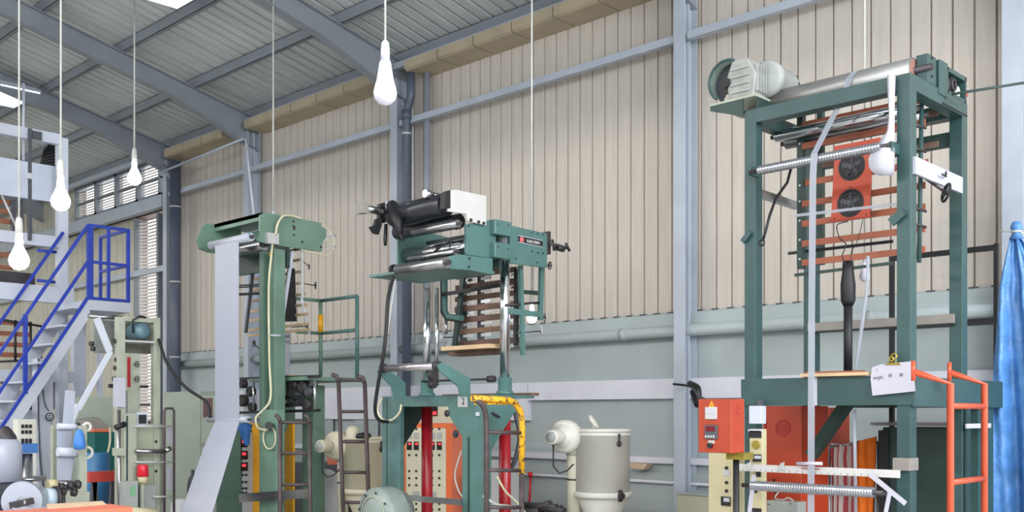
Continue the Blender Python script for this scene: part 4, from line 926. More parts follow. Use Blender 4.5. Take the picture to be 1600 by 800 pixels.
# sack and grey table between
SK = [[V((7.15-.25*math.sin(PI*i/14)-.25*(1-j/8)+.02*math.sin(j*2.3+i), Yx(534, 7.0)+(Yx(486, 7.0)-Yx(534, 7.0))*i/14, (1.0-.12*(i/14-.4)**2*6+.02*math.sin(i*1.7))*math.sin(PI/2*j/8))) for i in range(15)] for j in range(9)]
single('white_sack', MB().grid(SK, True, .03), SACK, 'white woven sack slumped left of the dark ladder foot', 'sack')
single('grey_table', MB().box(7.9, 8.5, Yx(535, 7.9), Yx(455, 7.9), 0, zt(727, 13.2)), DGREY, 'dark grey work table behind the sack', 'table', bevel=.01)
single('orange_bucket', MB().lathe([(.09, 0), (.12, .22), (.11, .22), (.08, .01), (0, .01)], V((8.0, Yx(523, 8.0), zt(727, 13.2))), UZ, 20), SAL, 'orange bucket standing on the grey table below the left blower', 'bucket')
# ------------------------------------------------------------------ left green machine
XL = 5.88; YH4 = 9.35
N = thing('film_machine', 'pale green film machine with perforated head plate and long white film', 'machine', (XL, YH4, 0))
hp = [(406.6, 336), (414, 331.6), (502, 348), (503, 354), (510, 358), (510, 372), (504, 380), (503.6, 393), (434, 384), (406, 378), (393, 368), (394, 363), (406, 363)]
part('head_plate', pY(hp, YH4, .03), GRNL, N, .003)
part('hole', MB().cyl(fy(458, 356, YH4-.003), fy(458, 356, YH4+.002), .028, 18), BLK, N)
bolts(N, [fy(x, y, YH4) for x, y in ((458, 346), (459, 367), (501, 386), (472, 378))], MY, .012)
bxp = part('box', pY([(418, 363), (436, 365), (436, 382), (418, 380)], YH4-.05, .05), SILV, N)
YE = Yx(335, XL)
part('far_plate', MB().prism([V((p.x-.12, YE, p.z)) for p in [fy(x, y, YH4) for x, y in ((410, 336), (418, 331.6), (470, 342), (470, 388), (418, 380), (404, 374), (400, 360))]], (0, .03, 0)), GRNL, N, .003)
zc = fx(380, 348, XL).z
part('top_channel', MB().box(XL, XL+.4, YH4+.03, YE, zc+.02, zc+.06).box(XL, XL+.02, YH4+.03, YE, zc-.02, zc+.06), GRNL, N)
part('inner_beam', MB().box(XL+.3, XL+.34, YH4+.03, YE, 3.2, 3.6), GRND, N)
a = fx(333, 383, 5.62); b = fx(392, 367, 5.62); zr = 3.43
def rn(y0, y1, x, z, r, m): return roller(N, (x, y0, z), (x, y1, z), r, m)
rn(Yx(392, 5.62), Yx(330, 5.62), 5.62, zr, .045, mat('film_wrap', (176, 180, 192), .3, 0, .03, 4))
rn(YH4+.1, YE-.05, 5.95, 3.42, .06, STL)
for px, py in ((389, 367), (325, 383)): part('roller_arm', MB().beam(fx(px, py, 5.6), fx(px+16, py-2, 5.85), .02, .06), GRN, N)
yc0, yc1 = Yx(429, 5.95), Yx(405, 5.95)
part('column', MB().box(5.95, 6.08, yc0, yc0+.10, 1.5, 3.36), GRNL, N, .004)
part('column', MB().box(5.95, 6.08, yc1-.07, yc1, 1.5, 3.36), GRNL, N, .004)
part('column_web', MB().box(6.03, 6.05, yc0+.1, yc1-.07, 1.5, 3.36), GRND, N)
part('lower_column', MB().box(5.85, 5.95, Yx(432, 5.85), Yx(405, 5.85), 0, zt(640, 10.7)), GRNL, N, .006)
part('rear_column', MB().box(6.5, 6.65, Yx(490, 6.5), Yx(472, 6.5), 0, 1.95), GRNL, N, .006)
bar = fx(355, 655, 5.7); rn(Yx(388, 5.7), Yx(326, 5.7), 5.7, bar.z, .034, mat('film_wrap2', (176, 180, 192), .3, 0, .03, 4))
# cage
XG = 6.3
for i, py in enumerate((388, 399, 415, 433, 450, 467, 483, 497, 512, 520)):
    p0 = fx(396-i*1.2, py+4, XG+.1); y1 = Yx(470+i*1.5, XG+.1)
    part('slat', MB().box(XG+.1, XG+.115, y1, p0.y, p0.z-.014, p0.z+.014), mat('pale_slat', (190, 164, 128), .6, 0, .12, 5), N)
part('cage_leg', MB().beam(fy(457, 392, YH4+.1), fy(438, 522, YH4+.1), .02, .035), WHT, N)
part('cage_leg', MB().beam(fy(471, 372, YH4+.02), fy(473, 465, YH4+.02), .015, .03), SILV, N)
part('cage_leg', MB().beam(fy(471, 465, YH4+.05), fy(483, 522, YH4+.05), .015, .025), WHT, N)
part('cage_leg', MB().beam(fx(399, 392, XG), fx(384, 520, XG), .03, .03), DGREY, N)
part('black_shroud', pY([(454, 418), (461, 420), (464, 502), (444, 502), (447, 460)], YH4+.2, .06), BLK, N)
for py in (446, 449, 459, 461): part('cross_rod', MB().cyl(fx(372, py, XG-.05), fx(408, py-2, XG-.05), .009, 6), BLK, N)
handwheel(N, fy(493, 446, YH4), (1, -.5, 0), .035, IRON, rod=fy(474, 443, YH4+.02))
handwheel(N, fy(483, 417, YH4), (1, -.5, 0), .03, IRON, rod=fy(472, 407, YH4+.02))
handwheel(N, fy(480, 510, YH4), (1, -.5, 0), .03, IRON, rod=fy(455, 511, YH4+.02))
handwheel(N, fx(397, 537, 6.2), (-1, .2, 0), .035, IRON, rod=fx(405, 545, 6.25))
# die and gear cluster at mid height
for (px, py, r_) in ((384, 600, .05), (396, 612, .06), (384, 626, .07), (398, 636, .05), (464, 600, .05), (478, 604, .06), (487, 612, .05), (470, 622, .06), (484, 632, .06), (494, 600, .03)):
    q = fx(px, py, 6.25); part('gear', MB().cyl(q, q+V((-.06, 0, 0)), r_, 14).ring(q+V((-.062, 0, 0)), UX, r_*.7, .008, 16, 6), IRON if random.random() < .6 else DGREY, N)
part('gear_rail', MB().beam(fx(372, 592, 6.2), fx(500, 588, 6.2), .02, .03).beam(fx(372, 645, 6.2), fx(500, 641, 6.2), .02, .03), BLK, N)
part('valve_bar', MB().beam(fx(430, 622, 6.15), fx(470, 620, 6.15), .03, .04).beam(fx(430, 634, 6.15), fx(470, 632, 6.15), .03, .04), BLK, N)
for px in (396, 492): part('bright_rod', MB().cyl(fx(px, 592, 6.15), fx(px, 640, 6.15), .014, 8), CHR, N)
# cords on this machine
cord('white_tube', '', [fy(431, 366, YH4-.06), fy(434, 350, YH4-.08), fy(442, 338, YH4-.06), fy(455, 337, YH4-.02), fy(470, 341, YH4-.01)], .012, CORDC, parent=N)
cord('white_tube', '', [fy(426, 382, YH4-.03), fx(424, 400, 5.9), fx(420, 450, 5.9), fx(421, 560, 5.9), fx(423, 620, 5.9), fx(412, 640, 5.86), fx(400, 652, 5.82), fx(403, 668, 5.82), fx(418, 672, 5.82)], .012, CORDC, parent=N)
cord('white_tube', '', [fy(505, 352, YH4), fy(516, 362, YH4), fy(522, 380, YH4), fy(514, 398, YH4), fy(495, 396, YH4), fy(470, 390, YH4)], .008, CORDC, parent=N)
part('wire_bundle', MB().tube([fy(510, 366, YH4), fy(525, 368, YH4)], .012, 6).tube([fy(505, 380, YH4), fy(512, 370, YH4), fy(520, 366, YH4)], .008, 6).tube([fy(508, 390, YH4), fy(525, 384, YH4)], .01, 6), SILV, N)
part('lamp', MB().cyl(fy(422, 398, YH4-.02), fy(428, 396, YH4-.02), .025, 10), YEL, N)
part('cable_ring', MB().ring(fx(421, 684, 5.82), UX, .115, .008, 28, 8), CORDC, N)
part('air_valve', MB().cyl(fx(420, 665, 5.83), fx(420, 665, 5.75), .04, 14), BLK, N)
part('cable_tie', MB().ring(fx(430, 524, 5.9), UZ, .06, .006, 14, 6), WHT, N)
# the long white film
def strip(name, label, pts, X, m, w0, th=.003):
    rows = []
    for (pl, pr, py, x) in pts: rows.append([fx(pl, py, x), fx(pr, py, x)])
    return single(name, MB().grid(rows, False, th), m, label, 'film')
strip('film_web', 'wide white film web hanging from the left machine and angling away at its foot', [(336, 373, 378, 5.58), (336, 373, 500, 5.6), (336, 374, 652, 5.665), (336, 374, 658, 5.665), (318, 362, 700, 5.5), (283, 332, 800, 5.2), (262, 316, 850, 5.05)], 0, FILM, 0)
strip('film_web', 'narrow white film web behind the pale green column', [(428, 453, 517, 6.6), (428, 453, 560, 6.6), (428, 452, 604, 6.6)], 0, FILM, 0)
# cabinets around its foot
C5 = thing('green_cabinet', 'dark green cabinet with red digit column left of the yellow panel', 'cabinet', (6.3, Yx(360, 6.3), 0))
ya, yb = Yx(376, 6.3), Yx(338, 6.3)
part('body', MB().box(6.3, 6.75, ya, yb, 0, zt(672, 11.8)), mat('bottle_green', (72, 98, 84), .45, 0, .1, 4), C5, .006)
fa = MB().box(6.32, 6.62, ya-.012, ya, .3, zt(676, 11.6)); part('face', fa, WHT, C5)
for py in (690, 709, 727):
    q = fy(383, py+2, ya-.012); d_ = part('display', MB().box(q.x-.06, q.x+.03, q.y-.012, q.y, q.z-.05, q.z+.05), BLK, C5)
    part('digits', MB().box(q.x-.045, q.x-.0, q.y-.015, q.y-.012, q.z+.0, q.z+.03), LEDR, d_)
for py in (742, 753, 763, 770):
    for px in (379, 384): q = fy(px, py, ya-.012); part('knob', MB().cyl(q, q-UY*.015, .014, 8), BLK, C5)
single('yellow_panel', MB().box(6.45, 6.47, Yx(405, 6.45), Yx(385, 6.45), 0, zt(661, 12)), YEL, 'yellow panel left of the pale green column foot', 'panel')
single('yellow_panel', MB().prism([fx(x, y, 6.15) for x, y in ((458, 661), (452, 661), (440, 690), (440, 950), (458, 950))], (.02, 0, 0)), YEL, 'yellow panel seen through the small ladder', 'panel')
single('glove', MB().lathe([(0, 0), (.03, .02), (.045, .1), (.06, .16), (.09, .22), (.03, .26), (0, .27)], fx(386, 697, 6.0), (.0, .25, 1), 12), GLOVE, 'light blue rubber glove hanging beside the yellow panel', 'glove')
tl2 = 10.1
SLd = ladder('small_ladder', 'short dark ladder standing against the pale green column', (at(437, 700, tl2).x, at(437, 700, tl2).y, 0), at(438, 662, tl2), (at(485, 700, tl2).x, at(485, 700, tl2).y, 0), at(484, 662, tl2), [zt(y, tl2) for y in (660, 708, 757, 805)], .022, RUST, rr=.017)
for px, s in ((438, -1), (484, -1)): part('hook', MB().tube([at(px, 662, tl2), at(px+s*2, 653, tl2), at(px+s*8, 648, tl2)], .02, 8), RUST, SLd)
part('grey_cross_bar', MB().beam(fx(378, 778, 5.75), fx(482, 771, 5.9), .08, .09), STL, N)
cord('black_cable', 'black cable running down from the pipe column to the white film bar', [at(248, 530, 11.2), at(262, 570, 11.1), at(290, 605, 11.1), at(322, 628, 11.1), at(328, 652, 11.05)], .016, BLK)
PC = cab('pale_cabinet', 'large pale green cabinet standing behind the olive machine', 7.6, 256, 313, 612, .3, PGRN)
PC2 = cab('grey_cabinet', 'pale grey cabinet between the green cabinet and the film bar', 7.6, 314, 338, 618, .1, PGRN)
plate(PC2, 318, 332, 622, 652, 7.6, mat('maroon', (110, 74, 84), .5), 'window'); plate(PC2, 316, 334, 690, 694, 7.6, OLV, 'ledge', .06)
# ------------------------------------------------------------------ olive machine
YO = 10.6
O = thing('slitting_machine', 'olive grey machine with blue motor in its top frame, at left', 'machine', (Xy(190, YO), YO, 0))
def ob(px0, px1, py0, py1, dy=.08, Y=YO): 
    t = Y/_d((px0+px1)/2)[1]; return MB().box(Xy(px0, Y), Xy(px1, Y), Y, Y+dy, zt(py1, t), zt(py0, t))
def obf(px0, px1, py0, dy=.08, Y=YO):
    t = Y/_d((px0+px1)/2)[1]; return MB().box(Xy(px0, Y), Xy(px1, Y), Y, Y+dy, 0, zt(py0, t))
part('post', obf(184, 196, 495), OLV, O, .004); part('post', obf(241, 251, 496), OLV, O, .004)
part('top_beam', ob(196, 241, 495, 503), OLV, O, .003)
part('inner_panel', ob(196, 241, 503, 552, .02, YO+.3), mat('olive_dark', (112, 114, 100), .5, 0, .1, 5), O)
part('rear_post', obf(182, 186, 500, .05, YO+.35), GRND, O)
part('shelf', ob(196, 242, 532, 535, .3, YO-.03), SILV, O)
mc = fy(222, 517, YO)
MO = part('motor', MB().lathe([(0, -.04), (.06, -.04), (.085, -.01), (.088, .2), (0, .2)], mc, UY, 24), MOTB, O)
for k in range(12):
    t = 2*PI*k/12; part('fin', MB().box(mc.x+math.cos(t)*.088-.004, mc.x+math.cos(t)*.098+.004, mc.y+.02, mc.y+.18, mc.z+math.sin(t)*.09-.004, mc.z+math.sin(t)*.098+.004), MOTB, MO)
part('cable_gland', MB().tube([fy(208, 520, YO), fy(208, 500, YO-.02), fy(218, 494, YO-.02), fy(228, 496, YO)], .012, 8), BLK, MO)
part('inner_post', obf(205, 219, 552, .08, YO+.1), OLV, O)
for py in (569, 592): handwheel(O, fy(214, py, YO+.02), (.3, -1, 0), .03, IRON, rod=fy(208, py, YO+.12))
part('red_strip', ob(200, 204, 558, 605, .02, YO+.08), RED, O)
part('white_inner', ob(196, 206, 610, 660, .02, YO+.25), WHT, O)
part('bracket', ob(222, 232, 602, 606, .05).box(*[0]*6) if 0 else ob(222, 232, 602, 606, .05), BLK, O)
part('bracket', ob(222, 235, 631, 634, .05), BLK, O); part('bracket', ob(172, 182, 600, 606, .05), BLK, O)
part('counter', ob(214, 231, 644, 664, .05, YO-.02), WHT, O); part('counter_face', ob(217, 229, 648, 662, .02, YO-.03), BLK, O)
# left wing
wg = ob(147, 182, 500, 552, .02, YO+.5); part('wing_panel', wg, mat('wing_grey', (150, 154, 150), .4, .3, .15, 10), O)
part('wing_roller', MB().cyl(fy(138, 494, YO+.3), fy(200, 497, YO+.3), .025, 12), STL, O)
part('wing_arm', MB().beam(fy(151, 497, YO+.1), fy(171, 548, YO+.1), .03, .07), WHT, O)
part('wing_arm', MB().beam(fy(173, 548, YO+.1), fy(122, 640, YO+.1), .03, .05), WHT, O)
part('wing_arm', MB().beam(fy(122, 632, YO+.1), fy(104, 680, YO+.1), .03, .05), WHT, O)
for (px, py) in ((177, 533), (180, 562), (178, 575), (176, 592), (140, 537), (142, 545)): part('fitting', MB().cyl(fy(px, py, YO+.05), fy(px+6, py, YO+.05), .025, 8), IRON, O)
single('paper_note', ob(177, 196, 590, 636, .004, YO-.05), PAP, 'blank white paper hanging on the olive machine', 'paper')
# lower body
part('lower_column', obf(194, 214, 646, .2, YO-.1), OLV, O, .006)
part('column_slot', ob(198, 200, 650, 790, .01, YO-.11), GRND, O)
part('body_panel', obf(212, 253, 662, .04, YO+.02), mat('olive_panel', (158, 164, 142), .45, 0, .08, 4), O)
for (px, py) in ((242, 690), (242, 736)): q = fy(px, py, YO+.02); part('knob', MB().cyl(q, q-UY*.03, .016, 10), BLK, O)
part('tube_frame', MB().tube([(Xy(257, YO-.1), YO-.1, 0), fy(257, 642, YO-.1), fy(259, 638, YO-.1), fy(270, 638, YO-.1), fy(272, 642, YO-.1), (Xy(272, YO-.1), YO-.1, 0)], .014, 8), RUST, O)
for py in (666, 722, 776): part('rung', MB().cyl(fy(210 if py < 770 else 240, py, YO-.12), fy(272, py, YO-.1), .01, 8), SILV, O)
part('guide_roller', MB().cyl(fy(212, 705, YO-.14), fy(258, 705, YO-.14), .024, 14).cyl(fy(258, 705, YO-.14), fy(266, 700, YO-.14), .03, 12), STL, O)
part('label_sheet', ob(262, 270, 668, 692, .004, YO+.0), PAP, O); part('label_sheet', ob(261, 271, 730, 765, .004, YO+.0), PAP, O)
part('air_unit', ob(182, 196, 700, 712, .1, YO-.15), OLV, O); part('air_rod', MB().cyl((fy(186, 800, YO-.1).x, YO-.1, 0), fy(186, 640, YO-.1), .02, 8), STL, O)
part('black_valve', MB().cyl(fy(180, 668, YO-.1), fy(196, 662, YO-.1), .03, 10), BLK, O)
BX = part('switch_box', ob(193, 216, 752, 820, .1, YO-.3), MOT, O, .006); part('green_label', ob(204, 212, 760, 775, .004, YO-.305), mat('green_label', (120, 170, 130), .5), BX)
part('plain_panel', ob(219, 243, 758, 830, .02, YO-.05), MOT, O)
bc = fy(223, 752, YO-.2)
BN = thing('warning_beacon', 'red warning beacon lamp on a cream base on the olive machine', 'lamp', bc)
part('base', MB().lathe([(0, -.02), (.045, -.02), (.05, .01), (.055, .05), (0, .05)], bc, UZ, 18), BEI, BN)
part('lens', MB().lathe([(.056, .05), (.062, .055), (.056, .16), (.05, .175), (0, .178)], bc, UZ, 20), REDL, BN)
part('support', MB().cyl((bc.x, bc.y, 0), (bc.x, bc.y, bc.z-.02), .02, 8), OLV, BN)
single('cream_roll', MB().cyl(fy(193, 800, YO-.8), fy(243, 802, YO-.8), .05, 18), BEI, 'cream wrapped roll lying at the bottom below the olive machine', 'roll')
# ------------------------------------------------------------------ white structure with blue stairs
YS = 12.9; YW = 13.7
Wm = thing('white_frame_machine', 'tall white steel frame machine at far left', 'machine', (Xy(98, YW), YW, 0))
def wb(px0, px1, py0, py1, dy=.12, Y=YW, m=WHT, nm='beam', bev=.003, par=None):
    a = fy(px0, py0, Y); b = fy(px1, py1, Y); t = Y/_d((px0+px1)/2)[1]
    return part(nm, MB().box(a.x, b.x, Y, Y+dy, zt(py1, t), zt(py0, t)), m, par or Wm, bev)
def wbeam(px0, px1, cy0, cy1, hpx, dy=.1, Y=YW, m=WHT, nm='beam'):
    a = fy(px0, (cy0+cy1)/2, Y); b = fy(px1, 0, Y); z = fy((px0+px1)/2, (cy0+cy1)/2, Y).z; h = hpx/2/1610*(Y/_d((px0+px1)/2)[1])
    return part(nm, MB().box(a.x, b.x, Y, Y+dy, z-h, z+h), m, Wm, .003)
part('column', MB().box(Xy(92, YW), Xy(107, YW), YW, YW+.12, 0, zt(216, 13.6)), WHT, Wm, .004)
part('column', MB().box(Xy(116, YW+.3), Xy(135, YW+.3), YW+.3, YW+.42, 0, zt(480, 14)), WHT, Wm, .004)
part('column', MB().box(Xy(-40, YW), Xy(-26, YW), YW, YW+.12, 0, zt(190, 13)), WHT, Wm, .004)
wbeam(-40, 96, 196, 214, 17); wbeam(-40, 92, 250, 270, 0.1) if 0 else None
wb(-30, 86, 250, 308, .02, YW+.25, mat('pale_panel', (206, 214, 230), .45, 0, .05, 3), 'panel')
wbeam(-40, 96, 360, 382, 18); wbeam(-40, 116, 443, 470, 26); wbeam(-40, 120, 575, 600, 18, .1, YW+.1)
part('black_bar', MB().box(Xy(44, YW-.03), Xy(49, YW-.03), YW-.05, YW-.02, zt(375, 13.2), zt(200, 13.2)), DGREY, Wm)
wb(51, 66, 205, 218, .02, YW-.04, DGREY, 'clip'); wb(41, 51, 270, 279, .04, YW-.07, WHT, 'clip')
part('white_rod', MB().cyl(fy(37, 130, YW+.2), fy(37, 250, YW+.2), .018, 8), WHT, Wm)
mesh = MB()
for k in range(7): mesh.cyl(fy(62+k*4, 262, YW+.4), fy(70+k*3, 232-k*3, YW+.4), .012, 5); mesh.cyl(fy(86, 228+k*5, YW+.4), fy(74-k*2, 236+k*4, YW+.4), .012, 5)
part('cable_mesh', mesh, BLK, Wm)['kind'] = 'stuff'
for py in (316, 330, 346, 398, 418): 
    q = fy(10, py, YW+.5); part('slat', MB().box(Xy(-30, YW+.5), Xy(20, YW+.5), YW+.5, YW+.52, q.z-.03, q.z+.03), WOOD, Wm)
for py in (505, 522, 539, 555): q = fy(30, py, YW+.4); part('slat', MB().box(Xy(-30, YW+.4), Xy(50, YW+.4), YW+.4, YW+.42, q.z-.03, q.z+.03), WOOD, Wm)
for (x0, y0, x1, y1) in ((0, 499, 66, 510), (0, 565, 66, 562), (48, 503, 48, 566), (64, 508, 64, 566), (24, 500, 24, 566)): part('cage_rod', MB().cyl(fy(x0, y0, YW+.35), fy(x1, y1, YW+.35), .016, 6), BLK, Wm)
for px in (20, 32, 45): part('dark_upright', MB().beam(fy(px, 312, YW+.45), fy(px+2, 372, YW+.45), .05, .05), DGREY, Wm)
part('diagonal_rod', MB().cyl(fy(3, 305, YW-.05), fy(28, 360, YW-.05), .014, 6), SILV, Wm)
part('blue_rod', MB().cyl(fy(58, 391, YW), fy(88, 394, YW), .02, 8), BLU, Wm); part('blue_rod', MB().cyl(fy(58, 438, YW-.1), fy(86, 441, YW-.1), .02, 8), BLU, Wm)
for (px0, px1, py0, py1, m_) in ((0, 55, 425, 445, IRON), (84, 90, 565, 578, mat('brown_box', (120, 90, 84), .6)), (5, 20, 585, 600, IRON), (40, 50, 625, 640, IRON)): wb(px0, px1, py0, py1, .1, YW+.3, m_, 'fitting')
wb(74, 101, 590, 640, .01, YW+.2, PAP, 'notice_sheet'); wb(0, 60, 610, 800, .05, YW+.6, WHT, 'rear_panel')
for k in range(9): wb(77, 97, 596+k*4.5, 597+k*4.5, .004, YW+.19, mat('faint_ink', (170, 170, 180), .6), 'printed_line', 0)
# stairs
S_ = thing('white_staircase', 'steep white staircase with blue handrails climbing to a small landing', 'stairs', (Xy(60, YS), YS, 0))
sA = fy(138, 472, YS); sB = V((3.70, YS, 0)); sl_ = (sA.z-0)/(sA.x-sB.x)
def stp(px, py, dy=0): return fy(px, py, YS+dy)
xt = sA.x; zt_ = 3.08; x0 = xt-zt_/1.57
for dy in (0, .75): part('stringer', MB().prism([(x0, YS+dy, 0), (x0+.17, YS+dy, 0), (xt+.02, YS+dy, zt_-.22), (xt+.02, YS+dy, zt_), (xt-.03, YS+dy, zt_)], (0, .03, 0)), WHT, S_, .003)
n = 13
for i in range(n):
    k = (i+.6)/n; x = x0+.08+(xt-x0-.08)*k; z = zt_*k
    part('tread', MB().box(x-.12, x+.1, YS+.03, YS+.75, z-.025, z), WHT, S_, .003)
XE = Xy(203, YS)
part('landing', MB().box(xt, XE+.02, YS, YS+.85, zt_-.13, zt_), WHT, S_, .003)
part('landing_leg', MB().box(XE-.06, XE, YS+.8, YS+.86, 0, zt_-.13), WHT, S_); part('landing_leg', MB().box(xt, xt+.06, YS+.8, YS+.86, 0, zt_-.13), WHT, S_)
zr_ = 4.02; zm = 3.56
def blue(nm, a, b, w=.035): return part(nm, MB().beam(a, b, w, w), BLU, S_)
part('rail_post', MB().box(xt-.01, xt+.06, YS-.01, YS+.04, zt_, zr_), BLU, S_)
part('rail_post', MB().box(XE-.04, XE, YS-.01, YS+.03, zt_, zr_), BLU, S_)
blue('rail_post', (Xy(170, YS), YS+.01, zt_), (Xy(170, YS), YS+.01, zr_))
for z in (zr_, zm, zt_+.02): blue('guard_rail', (xt, YS+.01, z), (XE, YS+.01, z))
for z in (zr_, zm): blue('guard_rail', (XE-.02, YS+.01, z), (XE-.02, YS+.83, z))
blue('rail_post', (XE-.02, YS+.83, zt_), (XE-.02, YS+.83, zr_)); blue('rail_post', (xt+.03, YS+.83, zt_), (xt+.03, YS+.83, zr_))
for dz in (0.94, .48, .03): blue('hand_rail', (xt-.0, YS+.01, zt_+dz), (x0-.0, YS+.01, 0+dz))
for dz in (0.94,): blue('hand_rail', (xt-.0, YS+.77, zt_+dz), (x0-.0, YS+.77, 0+dz))
for px in (40,): 
    p = stp(px, 600); zz = (p.x-x0)*(zt_/(xt-x0)); blue('rail_post', (p.x, YS+.01, zz), (p.x, YS+.01, zz+.96), .045)
p = stp(-70, 600); zz = (p.x-x0)*(zt_/(xt-x0)); blue('rail_post', (p.x, YS+.01, zz), (p.x, YS+.01, zz+.96), .045)
# ------------------------------------------------------------------ lower left clutter
YQ = 9.6
def q_(px, py, Y=YQ): return fy(px, py, Y)
def qb(px0, px1, py0, py1, dy=.1, Y=YQ, floor=False):
    t = Y/_d((px0+px1)/2)[1]; return MB().box(Xy(px0, Y), Xy(px1, Y), Y, Y+dy, 0 if floor else zt(py1, t), zt(py0, t))
U = thing('blue_beam_winder', 'winder with blue cross beam and steel cylinder at bottom left', 'machine', (Xy(45, YQ), YQ, 0))
part('blue_beam', qb(-60, 60, 694, 709, .12), BLUM, U, .004)
part('cylinder', MB().cyl((q_(45, 0).x, YQ+.06, .35), q_(45, 709)+UY*.06, .055, 20), STL, U)
part('pedestal', MB().cyl((q_(45, 0).x, YQ+.06, 0), (q_(45, 0).x, YQ+.06, .45), .12, 20), IRON, U)
part('beam_post', MB().box(q_(-50, 0).x, q_(-40, 0).x, YQ, YQ+.1, 0, 1.3), BLUM, U)
part('cloth_bundle', MB().lathe([(0, 0), (.1, 0), (.09, .07), (.05, .13), (.02, .16), (0, .16)], q_(12, 694)+UY*.05, UZ, 10), IRON, U)
part('foot_plate', MB().cyl(q_(45, 748)+V((0, .06, -.02)), q_(45, 745)+UY*.06, .17, 24), STL, U)
single('white_tank', MB().lathe([(0, 0), (.2, 0), (.2, .30), (.17, .35), (0, .36)], V((q_(-6, 0, 9.2).x, 9.2, zt(752, 8.7))), UZ, 28), FILM, 'white round plastic tank at the bottom left edge', 'tank')
single('tank_stand', MB().box(q_(-40, 0, 9.2).x, q_(20, 0, 9.2).x, 9.05, 9.4, 0, zt(753, 8.7)), DGREY, 'dark stand under the white tank at the left edge', 'stand')
PN = thing('switch_panel', 'white switch panel with black rocker rows behind the blue beam', 'control panel', (q_(42, 0, 12.2).x, 12.2, 0))
part('body', qb(28, 57, 655, 790, .15, 12.2, True), CREAM, PN, .004)
for j, py in enumerate((666, 675, 688)):
    for px in (35, 41, 47): q = q_(px, py, 12.2); h = (.02, .02, .05)[j]; part('switch', MB().box(q.x-.015, q.x+.015, q.y-.015, q.y, q.z-h, q.z+.02), BLK, PN)
WC = thing('white_column', 'white square column with small black wheel left of the guide rollers', 'column', (q_(70, 0, 13.2).x, 13.2, 0))
part('shaft', qb(60, 83, 560, 790, .2, 13.2, True), WHT, WC, .004)
WC_ = part('wheel', MB().cyl(q_(78, 651, 13.2), q_(78, 651, 13.12), .052, 22), BLK, WC); part('wheel_ring', MB().ring(q_(78, 651, 13.11), UY, .03, .006, 18, 6).cyl(q_(78, 651, 13.12), q_(78, 651, 13.09), .012, 10), WHT, WC_)
cord('wall_cable', 'dark cable hanging down the front of the white square column', [q_(60, 560, 13.18), q_(60, 640, 13.18), q_(63, 720, 13.18), q_(68, 760, 13.18)], .01, DGREY)
cord('wall_cable', 'dark cable curving to the small black wheel', [q_(66, 600, 13.18), q_(70, 630, 13.16), q_(76, 642, 13.12)], .008, DGREY)
GF = thing('roller_frame', 'olive upright frame carrying three white guide rollers at lower left', 'frame', (q_(110, 0, 10.2).x, 10.2, 0))
part('post', qb(83, 93, 665, 790, .06, 10.4, True), OLV, GF); part('post', qb(125, 136, 665, 790, .06, 10.1, True), OLV, GF)
for (py, r_) in ((666, .03), (706, .045)):
    o_ = part('guide_roller', MB().cyl(q_(90, py, 10.2), q_(132, py+1, 10.2), r_, 16), WHT, GF); part('end_ring', MB().ring(q_(136, py+1, 10.18), UX if 0 else UY, r_*1.2, .015, 18, 8), CREAM, o_)
    part('bearing', MB().cyl(q_(120, py, 10.18), q_(124, py, 10.18), r_*1.15, 12), BLK, o_)
part('film', MB().beam(q_(97, 670, 10.25), q_(97, 750, 10.25), .1, .004, MY), FILM, GF); part('film', MB().beam(q_(110, 610, 10.25), q_(103, 700, 10.25), .1, .004, MY), FILM, GF); part('film', MB().beam(q_(112, 708, 10.25), q_(105, 750, 10.25), .07, .004, MY), FILM, GF)
part('base_beam', qb(80, 140, 770, 800, .2, 10.0, True), OLV, GF)
single('glove', MB().lathe([(0, 0), (.05, .01), (.06, .06), (.045, .15), (.02, .2), (0, .2)], q_(124, 703, 10.0), UZ, 10), GLOVE, 'light blue glove hung on the olive roller frame', 'glove')
RE = thing('film_reel', 'white film reel with a round side flange at bottom left', 'reel', (q_(34, 0, 8.6).x, 8.6, 0))
rc = q_(34, 783, 8.6)
part('film_roll', MB().cyl(rc, rc+V((.1, .25, 0)), .15, 40), FILM, RE)
part('hub', MB().cyl(rc+V((-.01, -.06, 0)), rc, .035, 18).cyl(rc+V((-.03, -.12, 0)), rc, .018, 12), STL, RE)
part('hub_arm', MB().beam(q_(16, 790, 8.5), q_(52, 782, 8.5), .04, .05), IRON, RE)
part('cradle', MB().box(rc.x-.1, rc.x+.25, 8.65, 8.9, 0, rc.z-.15), DGREY, RE)
RE2 = thing('brake_unit', 'round metal brake unit with cream core right of the white reel', 'machine part', (q_(90, 0, 9.0).x, 9.0, 0))
part('drum', MB().cyl(q_(70, 779, 9.0), q_(84, 779, 9.0), .09, 24), mat('pale_blue_drum', (180, 196, 210), .4), RE2)
part('disc', MB().cyl(q_(84, 781, 9.0), q_(90, 781, 9.0), .12, 26).ring(q_(97, 784, 9.0), V((1, -.3, 0)), .08, .022, 22, 8), IRON, RE2)
part('core', MB().cyl(q_(74, 757, 9.1), q_(88, 757, 9.1), .045, 16), BEI, RE2); part('spindle', MB().cyl(q_(88, 757, 9.1), q_(124, 754, 9.1), .026, 12), STL, RE2)
for (px, py) in ((92, 760), (106, 758), (118, 757), (95, 768), (112, 769)): part('fitting', MB().cyl(q_(px, py, 9.05), q_(px+7, py+1, 9.05), .035, 12), IRON, RE2)
part('stand', qb(62, 126, 792, 800, .2, 9.0, True), OLV, RE2)
single('film_scrap', MB().grid([[q_(18+i*9, 793+j*3+2*math.sin(i*2+j), 8.2) + V((0, -j*.06, 0)) for i in range(8)] for j in range(4)], True, .01), FILM, 'crumpled clear film scrap at the bottom left corner', 'film')
